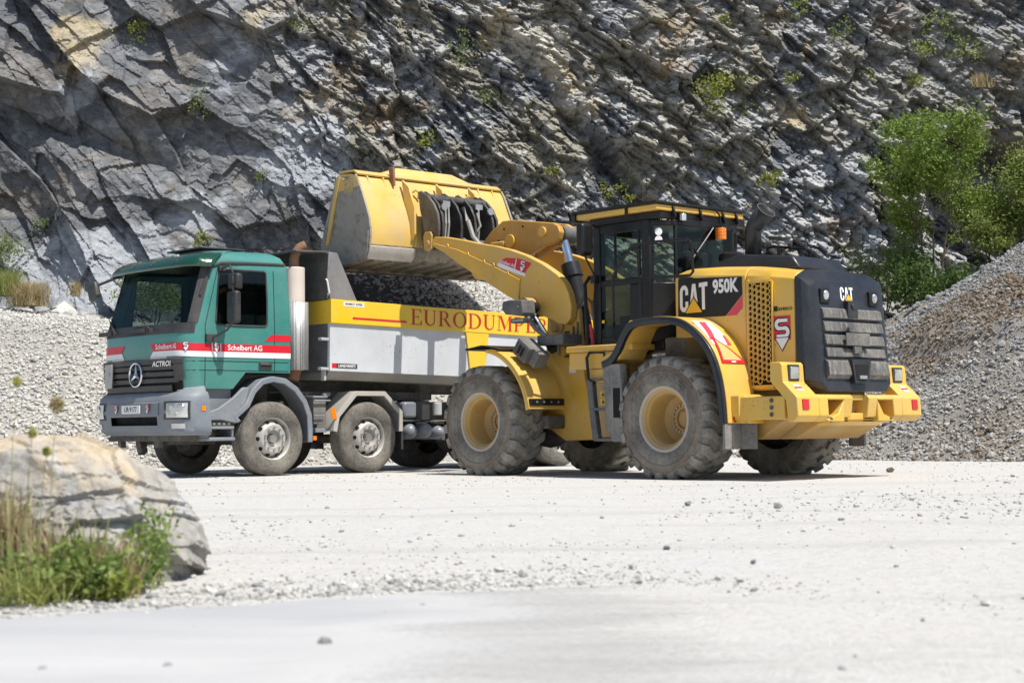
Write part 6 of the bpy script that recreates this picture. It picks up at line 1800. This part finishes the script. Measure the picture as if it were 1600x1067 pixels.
mb = MB(); mb.box((1.50, .874, 2.02), (.04, .012, .22)); mb.cyl((1.44, .87, 2.0), (1.44, .885, 2.0), .022, n=12, mat=1); mb.box((1.66, .875, 1.84), (.05, .01, .28), ('Y', .15), 2); mb.build('door_hinge', [M_CABB, MATS['sticker_yellow'], M_RED], cabl)
# stack, pre-cleaner, hood rail
mb = MB(); mb.tube([(-.45, .12, 2.70), (-.45, .12, 3.06), (-.475, .12, 3.12), (-.66, .12, 3.30)], [.105, .105, .107, .124], 28, caps=False); st = mb.build('exhaust_stack', mat('sooty_stack_paint', (0.012, 0.012, 0.014), 0.42, dust=0.05), LD, solid=-.006, angle=30)
mb = MB(); mb.cyl((-.638, .12, 3.279), (-.642, .12, 3.283), .116, n=28); mb.build('exhaust_bore', M_HOLE, st)
mb = MB(); ax_ = Vector((-.717, 0, .697)); bx_ = Vector((.697, 0, .717)); c_ = Vector((-.662, .12, 3.302)); mb.tube([c_ + Vector((0, .125 * math.cos(a), 0)) + bx_ * (.125 * math.sin(a)) for a in span(0, 2 * PI, 28)], .005, 6, caps=False); mb.build('exhaust_rim', M_CHARC, st)
mb = MB(); mb.lathe([(.10, 2.62), (.10, 2.72), (.16, 2.73), (.175, 2.77), (.165, 2.82), (.12, 2.85), (.001, 2.86)], (.08, -.1, 0), 'z', 28); mb.build('air_precleaner', M_CABB, LD)
mb = MB(); mb.tube([(-.47, -.1, 2.72), (-.50, -.1, 2.85), (-.60, -.1, 2.87), (-.88, -.1, 2.83)], .014, 6); mb.tube([(-.47, -.38, 2.72), (-.50, -.38, 2.85), (-.60, -.38, 2.87), (-.88, -.38, 2.83)], .014, 6); mb.tube([(-.68, -.1, 2.70), (-.68, -.1, 2.86)], .022, 6); mb.tube([(-.55, -.1, 2.865), (-.55, -.38, 2.865)], .014, 6); mb.build('hood_rail', M_CABB, LD)
# front fenders and lamps
for s in (1, -1):
    arc = [(3.37 + 1.0 * math.cos(R(a)), .72 + 1.0 * math.sin(R(a))) for a in range(99, 173, 6)]
    mb = MB(); mb.strip(arc, -.03, 'y', s * .72, s * 1.36); mb.strip(arc, .05, 'y', s * 1.335, s * 1.36); fd = mb.build('front_fender', M_CATY, LD, bevel=.01)
    mb = MB(); mb.bb(2.335, 2.385, s * .73, s * 1.35, .93, 1.02); mb.build('fender_lip', M_CABB, fd, bevel=.008)
    mb = MB()
    mb.prism([(3.20, 1.735), (3.62, 1.70), (3.64, 1.725), (3.3, 1.765), (2.95, 1.70), (2.95, 1.68)], 'y', s * .72, s * 1.37)
    mb.build('fender_flap', M_CABB, fd, bevel=.008)
    mb = MB()
    for k in range(4): mb.cyl((2.34, s * (.85 + .13 * k), .975), (2.325, s * (.85 + .13 * k), .975), .016, n=8)
    mb.build('bolt', M_STEEL, fd)
    bx = Matrix.Rotation(-.62, 3, 'Y')
    mb = MB(); mb.box((2.62, s * 1.12, 1.665), (.28, .26, .23), bx, 0)
    for k in range(6): mb.box(Vector((2.62, s * 1.255, 1.665)) + bx @ Vector((-.12 + .048 * k, 0, 0)), (.022, .014, .2), bx, 0)
    for k in (-.035, .035): mb.box(Vector((2.62, s * 1.264, 1.665)) + bx @ Vector((k, 0, 0)), (.045, .008, .13), bx, 1)
    mb.box((2.45, s * 1.08, 1.55), (.12, .2, .22), bx, 0)
    mb.build('marker_lamp_box', [M_CHARC, M_HOLE], fd, bevel=.008)
    mb = MB(); mb.bb(2.16, 2.66, s * .56, s * .92, 1.74, 1.88, 0); mb.tube([(2.5, s * .9, 1.86), (2.62, s * .98, 1.97), (2.84, s * 1.02, 2.24)], .035, 8, 0); mb.bb(2.3, 2.34, s * .82, s * .86, 1.6, 1.75, 0)
    hb = mb.build('headlight_bracket', M_CHARC, LD, bevel=.012)
    mb = MB(); mb.prism([(2.72, 2.36), (2.70, 2.18), (2.76, 2.14), (3.05, 2.18), (3.12, 2.25), (3.10, 2.36), (2.95, 2.37)], 'y', s * .90, s * 1.14); mb.cyl((2.80, s * 1.14, 2.26), (2.80, s * 1.16, 2.26), .03, n=10); hl_ = mb.build('headlight', M_CHARC, hb, bevel=.02)
    mb = MB(); mb.sphere((3.09, s * 1.02, 2.265), (.05, .10, .06), 14, 8); mb.build('headlight_lens', M_LAMP, hl_)
    mb = MB(); mb.bb(2.72, 2.98, s * .95, s * 1.10, 2.055, 2.12, 0); mb.bb(2.74, 2.96, s * 1.095, s * 1.105, 2.07, 2.11, 1); mb.build('indicator_lamp', [M_BLACK, M_LAMP], hl_, bevel=.006)
# lift arms
ARM = [(5.13, 3.42), (5.07, 3.46), (4.82, 3.435), (4.45, 3.36), (4.11, 3.28), (3.75, 3.21), (3.43, 3.13), (3.1, 3.02), (2.79, 2.885), (2.60, 2.78), (2.47, 2.70), (2.35, 2.58), (2.27, 2.44), (2.22, 2.26), (2.24, 2.10), (2.33, 2.02), (2.46, 2.03), (2.60, 2.10), (2.78, 2.16), (2.95, 2.16), (3.10, 2.21), (3.24, 2.36), (3.45, 2.46), (3.71, 2.59), (4.12, 2.80), (4.54, 3.02), (4.85, 3.20), (5.10, 3.31), (5.15, 3.36)]
LOW = [(5.08, 3.36), (4.53, 3.215), (3.72, 2.90), (3.22, 2.69), (3.245, 2.38), (3.45, 2.47), (3.71, 2.60), (4.12, 2.81), (4.54, 3.03), (4.85, 3.21), (5.06, 3.315)]
for s in (1, -1):
    mb = MB(); mb.prism(ARM, 'y', s * .575, s * .695); arm = mb.build('lift_arm', M_ARMY, LD, bevel=.012)
    mb = MB(); mb.prism(LOW, 'y', s * .6955, s * .712); mb.tube([(p[0], s * .712, p[1]) for p in LOW[:5]], .010, 6)
    for p in ((4.75, 3.29), (4.3, 3.13), (3.95, 2.99), (3.75, 2.93), (3.45, 2.78)): mb.box((p[0], s * .715, p[1] + .012), (.03, .02, .05), ('Y', .4))
    mb.build('arm_wear_plate', M_ARMY, arm, bevel=.004)
    mb = MB(); Ya = s * .6965
    def q_(pts, m, o=0): mb.add([(x, Ya + s * o, z) for x, z in pts], [tuple(range(len(pts)))], m)
    q_([(3.69, 2.945), (3.60, 3.00), (3.50, 3.02), (3.25, 2.99), (2.985, 2.90), (3.10, 2.80), (3.115, 2.775)], 0); q_([(3.70, 2.94), (3.66, 2.965), (3.115, 2.77), (3.12, 2.725), (3.66, 2.90)], 1, .001)
    q_([(3.30, 2.99), (3.285, 2.99), (3.325, 2.84), (3.34, 2.845)], 1, .002)
    if s > 0:
        uu = Vector((-.93, 0, -.30)).normalized(); vv = Vector((-.30, 0, .93)).normalized()
        put2d(mb, *text_mesh('Schelbert AG', .068, .001, .9), (3.48, Ya + .002, 2.935), uu, vv, 1); s_badge(mb, (3.17, Ya + .0015, 2.875), uu, vv, .17, (0, 1, 2), False)
    mb.build('company_sticker', [M_RED, M_WHITE, M_CABB], arm, recalc=False)
    # lift cylinder
    a = Vector((2.98, s * .80, 2.30)); b = Vector((2.05, s * .74, 1.15)); d = (b - a).normalized()
    mb = MB(); mb.cyl(a + Vector((0, -.10 * s, 0)), a + Vector((0, .07 * s, 0)), .12, n=20, mat=0); mb.cyl(a + Vector((0, .07 * s, 0)), a + Vector((0, .09 * s, 0)), .06, n=14, mat=0); mb.tube([a + d * .08, a + d * .22], .075, 14, 2); mb.cyl(a + d * .2, a + d * .75, .052, n=16, mat=1); mb.cyl(a + d * .66, a + d * .80, .075, n=16, mat=2); mb.cyl(a + Vector((-.14, -.05 * s, -.02)), a + Vector((-.14, .05 * s, -.02)), .07, n=14, mat=2)
    mb.build('lift_cylinder', [M_FRAMEY, M_CHROME, M_ARMY if False else M_CABB], LD)
mb = MB(); mb.cyl((4.25, -.574, 2.92), (4.25, .574, 2.92), .15, n=24); mb.bb(4.1, 4.4, -.2, .2, 2.9, 3.35); mb.build('arm_cross_tube', M_ARMY, LD, bevel=.02)
ZB = [(4.75, 3.15), (4.60, 3.36), (4.40, 3.52), (4.16, 3.645), (3.95, 3.64), (3.10, 3.515), (3.0, 3.46), (2.96, 3.37), (3.0, 3.27), (3.10, 3.22), (3.32, 3.20), (3.60, 3.10), (3.85, 2.98), (4.05, 2.90), (4.35, 2.84), (4.60, 2.86), (4.75, 2.98)]
mb = MB()
for s in (1, -1): mb.prism(ZB, 'y', s * .07, s * .17)
mb.bb(3.7, 4.3, -.068, .068, 3.1, 3.5)
zb_ = mb.build('bellcrank', mat('oily_arm_yellow', (0.50, 0.25, 0.02), 0.42, dust=0.18, streak=0.35, var=0.12), LD, bevel=.015)
mb = MB()
for (x, z, r) in ((3.30, 3.40, .075), (3.98, 3.33, .10)):
    for s in (1, -1): mb.cyl((x, s * .165, z), (x, s * .205, z), r, n=20)
for (x, z) in ((4.12, 3.52), (4.24, 3.36), (3.72, 3.52)): mb.cyl((x, .168, z), (x, .18, z), .018, n=8, mat=1)
mb.build('pivot_pin', [M_ARMY, M_HOLE], zb_, bevel=.006)
mb = MB(); a = Vector((3.08, 0, 3.36)); b = Vector((2.55, 0, 1.75)); d = (b - a).normalized()
mb.cyl(a + Vector((0, -.2, 0)), a + Vector((0, .06, 0)), .125, n=24, mat=2); mb.cyl(a + Vector((0, -.34, 0)), a + Vector((0, -.21, 0)), .13, n=24, mat=3)
mb.cyl(a + d * .1, a + d * .50, .062, n=18, mat=1); mb.cyl(a + d * .46, a + d * .60, .135, n=24, mat=0); mb.cyl(a + d * .60, a + d * .66, .142, n=24, mat=0); mb.tube([a + d * .66, a + d * 1.1, b], [.118, .10, .085], 20, 0)
mb.build('tilt_cylinder', [M_NAVY, M_CHROME, M_CHARC, M_ARMY], LD)
mb = MB(); mb.tube([(4.45, 0, 2.96), (5.25, 0, 3.45)], .07, 10); mb.build('tilt_link', M_CHARC, LD)
# quick coupler
mb = MB()
CP = [(5.56, 4.19), (5.50, 4.20), (5.34, 4.11), (5.20, 3.98), (5.11, 3.82), (5.085, 3.66), (5.09, 3.52), (5.14, 3.38), (5.28, 3.30), (5.45, 3.31), (5.47, 3.40), (5.42, 3.52), (5.44, 3.66), (5.52, 3.92)]
for y in (.585, .50, .14, -.14, -.50, -.585):
    mb.prism(CP, 'y', y - .022, y + .022, 1 if y > .55 else 0)
mb.bb(5.46, 5.54, -.56, .56, 3.45, 4.16); mb.bb(5.16, 5.44, -.56, .56, 3.345, 3.385); mb.prism([(-.5, 3.34), (-.25, 3.24), (0, 3.20), (.25, 3.24), (.5, 3.34)], 'x', 5.2, 5.25); mb.bb(5.40, 5.50, -.56, .56, 3.32, 3.46); mb.cyl((5.40, -.6, 4.08), (5.40, .6, 4.08), .06, n=14); mb.bb(5.25, 5.45, -.48, -.16, 3.36, 3.5); mb.bb(5.25, 5.45, .16, .48, 3.36, 3.5)
cp = mb.build('quick_coupler', [M_COUP, M_COUPB], LD, bevel=.01)
mb = MB()
for s in (1, -1):
    mb.prism([(5.36, 3.56), (5.24, 3.56), (5.20, 3.50), (5.22, 3.30), (5.30, 3.26), (5.38, 3.30), (5.40, 3.50)], 'y', s * .61, s * .645); mb.cyl((5.29, s * .60, 3.38), (5.29, s * .67, 3.38), .05, n=16)
mb.build('coupler_pin', M_FRAMEY, cp, bevel=.008)
mb = MB()
for y in (.36, .30, -.30): mb.tube([(5.30, y, 4.02), (5.22, y, 3.95), (5.18, y + .02, 3.7), (5.2, y + .03, 3.48)], .018, 8, 0)
mb.tube([(5.14, .08, 3.95), (5.06, .05, 3.75), (4.98, .02, 3.50), (4.80, -.02, 3.30)], .035, 8, 0); mb.tube([(5.2, -.25, 3.9), (5.15, -.28, 3.7), (5.18, -.2, 3.58), (5.25, -.3, 3.5)], .018, 8, 0)
for y in (.46, -.46): mb.cyl((5.14, y, 3.93), (5.11, y, 3.93), .055, n=14, mat=1)
for y in (.33, -.32): mb.box((5.27, y, 4.0), (.1, .14, .08), None, 1)
for y in (.33, -.33): mb.box((5.30, y, 3.42), (.16, .22, .12), None, 0)
mb.build('coupler_hose', [M_HOSE, M_STEEL], cp)
# bucket
SH = [(6.66, 3.06), (6.25, 3.10), (5.86, 3.135), (5.74, 3.17), (5.68, 3.25), (5.655, 3.36), (5.64, 3.52), (5.665, 3.72), (5.73, 3.90), (5.83, 4.12), (5.92, 4.32), (5.98, 4.40), (6.10, 4.45), (6.40, 4.47)]
mb = MB(); mb.strip(SH[5:], -.035, 'y', -1.44, 1.44, 0); mb.strip(SH[:6], -.035, 'y', -1.44, 1.44, 1)
bk_ = mb.build('bucket', [M_BUCKY, M_WORN], LD, bevel=.004)
SP = [(6.62, 3.03), (5.85, 3.10), (5.70, 3.14), (5.64, 3.26), (5.61, 3.52), (5.64, 3.74), (5.71, 3.92), (5.81, 4.14), (5.90, 4.33), (5.97, 4.43), (6.10, 4.40), (6.22, 4.35), (6.40, 4.45), (6.46, 4.38), (6.84, 3.44), (6.80, 3.30)]
for s in (1, -1):
    mb = MB(); mb.prism(SP, 'y', s * 1.442, s * 1.475, 0)
    mb.prism([(6.70, 3.14), (6.60, 3.05), (5.86, 3.118), (5.72, 3.155), (5.665, 3.27), (5.64, 3.55), (6.62, 3.42)], 'y', s * 1.476, s * 1.492, 0)
    mb.prism([(6.40, 4.42), (6.33, 4.42), (6.62, 3.42), (6.69, 3.42)], 'y', s * 1.476, s * 1.50, 1)
    mb.prism([(6.42, 4.44), (6.24, 4.35), (6.05, 4.40), (5.97, 4.42), (5.90, 4.31), (5.86, 4.24), (6.42, 4.20)], 'y', s * 1.476, s * 1.479, 1)
    sp = mb.build('side_plate', [M_WORN, M_BUCKY], bk_, bevel=.005)
    mb = MB(); put2d(mb, *text_mesh('CAT', .15, .004, .8), (6.13, s * 1.4805, 4.29), -fx * s, fz); mb.add([(6.25, s * 1.4797, 4.38), (6.02, s * 1.4797, 4.38), (6.0, s * 1.4797, 4.16), (6.23, s * 1.4797, 4.16)], [(0, 1, 2, 3)], 1)
    mb.build('cast_mark', [M_BUCKY, mat('cast_recess_yellow', (0.42, 0.28, 0.07), 0.7, dust=.4)], sp, recalc=False)
for s in (1, -1):
    mb = MB()
    P_ = [(5.735, 3.155), (5.665, 3.235), (5.635, 3.335)]
    mb.strip(P_, .03, 'y', s * .62, s * 1.47)
    mb.build('heel_plate', M_WEARP, bk_, bevel=.005)
mb = MB()
for k in range(9): mb.box((6.16, -1.28 + .32 * k, 3.088), (.86, .035, .03), ('Y', .088))
mb.box((6.62, 0, 3.055), (.14, 2.86, .035), ('Y', .09)); mb.build('floor_rib', M_WORN, bk_)
mb = MB()   # spill guard
SG = [(-1.05, 0), (-.55, .17), (.55, .17), (1.05, 0)]
top = [Vector((6.05 + h_ * .5, y, 4.455 + h_)) for y, h_ in SG]
bot = [Vector((6.02, y, 4.42)) for y, h_ in SG]; bk2 = [Vector((6.40, y, 4.46)) for y, h_ in SG]
mb.grid([bot, top]); mb.grid([top, bk2])
mb.strip([(5.97, 4.42), (6.05, 4.475), (6.42, 4.49)], .03, 'y', -1.44, 1.44)
for y in (1.25, .95, -.95, -1.25): mb.prism([(5.90, 4.28), (5.96, 4.42), (6.06, 4.48), (6.02, 4.36)], 'y', y - .012, y + .012)
sg = mb.build('spill_guard', M_BUCKY, bk_, bevel=.004)
mb = MB(); mb.prism([(5.86, 4.30), (5.93, 4.30), (5.99, 4.56), (5.96, 4.60), (5.88, 4.58)], 'y', .79, .83); mb.build('guide_lug', M_RUST, bk_, bevel=.006)
mb = MB()
for y in (.45, -.1, -.62): mb.tube([(5.80, y - .05, 4.12), (5.78, y - .04, 4.22), (5.80, y, 4.26), (5.84, y + .04, 4.22)], .02, 6)
mb.prism([(5.69, 3.40), (5.56, 3.55), (5.56, 3.95), (5.70, 4.28), (5.86, 4.40), (5.80, 4.0), (5.68, 3.7)], 'y', .64, .68); mb.prism([(5.69, 3.40), (5.56, 3.55), (5.56, 3.95), (5.70, 4.28), (5.86, 4.40), (5.80, 4.0), (5.68, 3.7)], 'y', -.68, -.64); mb.prism([(5.69, 3.40), (5.56, 3.55), (5.56, 3.95), (5.70, 4.28), (5.86, 4.40), (5.80, 4.0), (5.68, 3.7)], 'y', -.02, .02)
mb.build('hinge_bracket', M_BUCKY, bk_, bevel=.008)
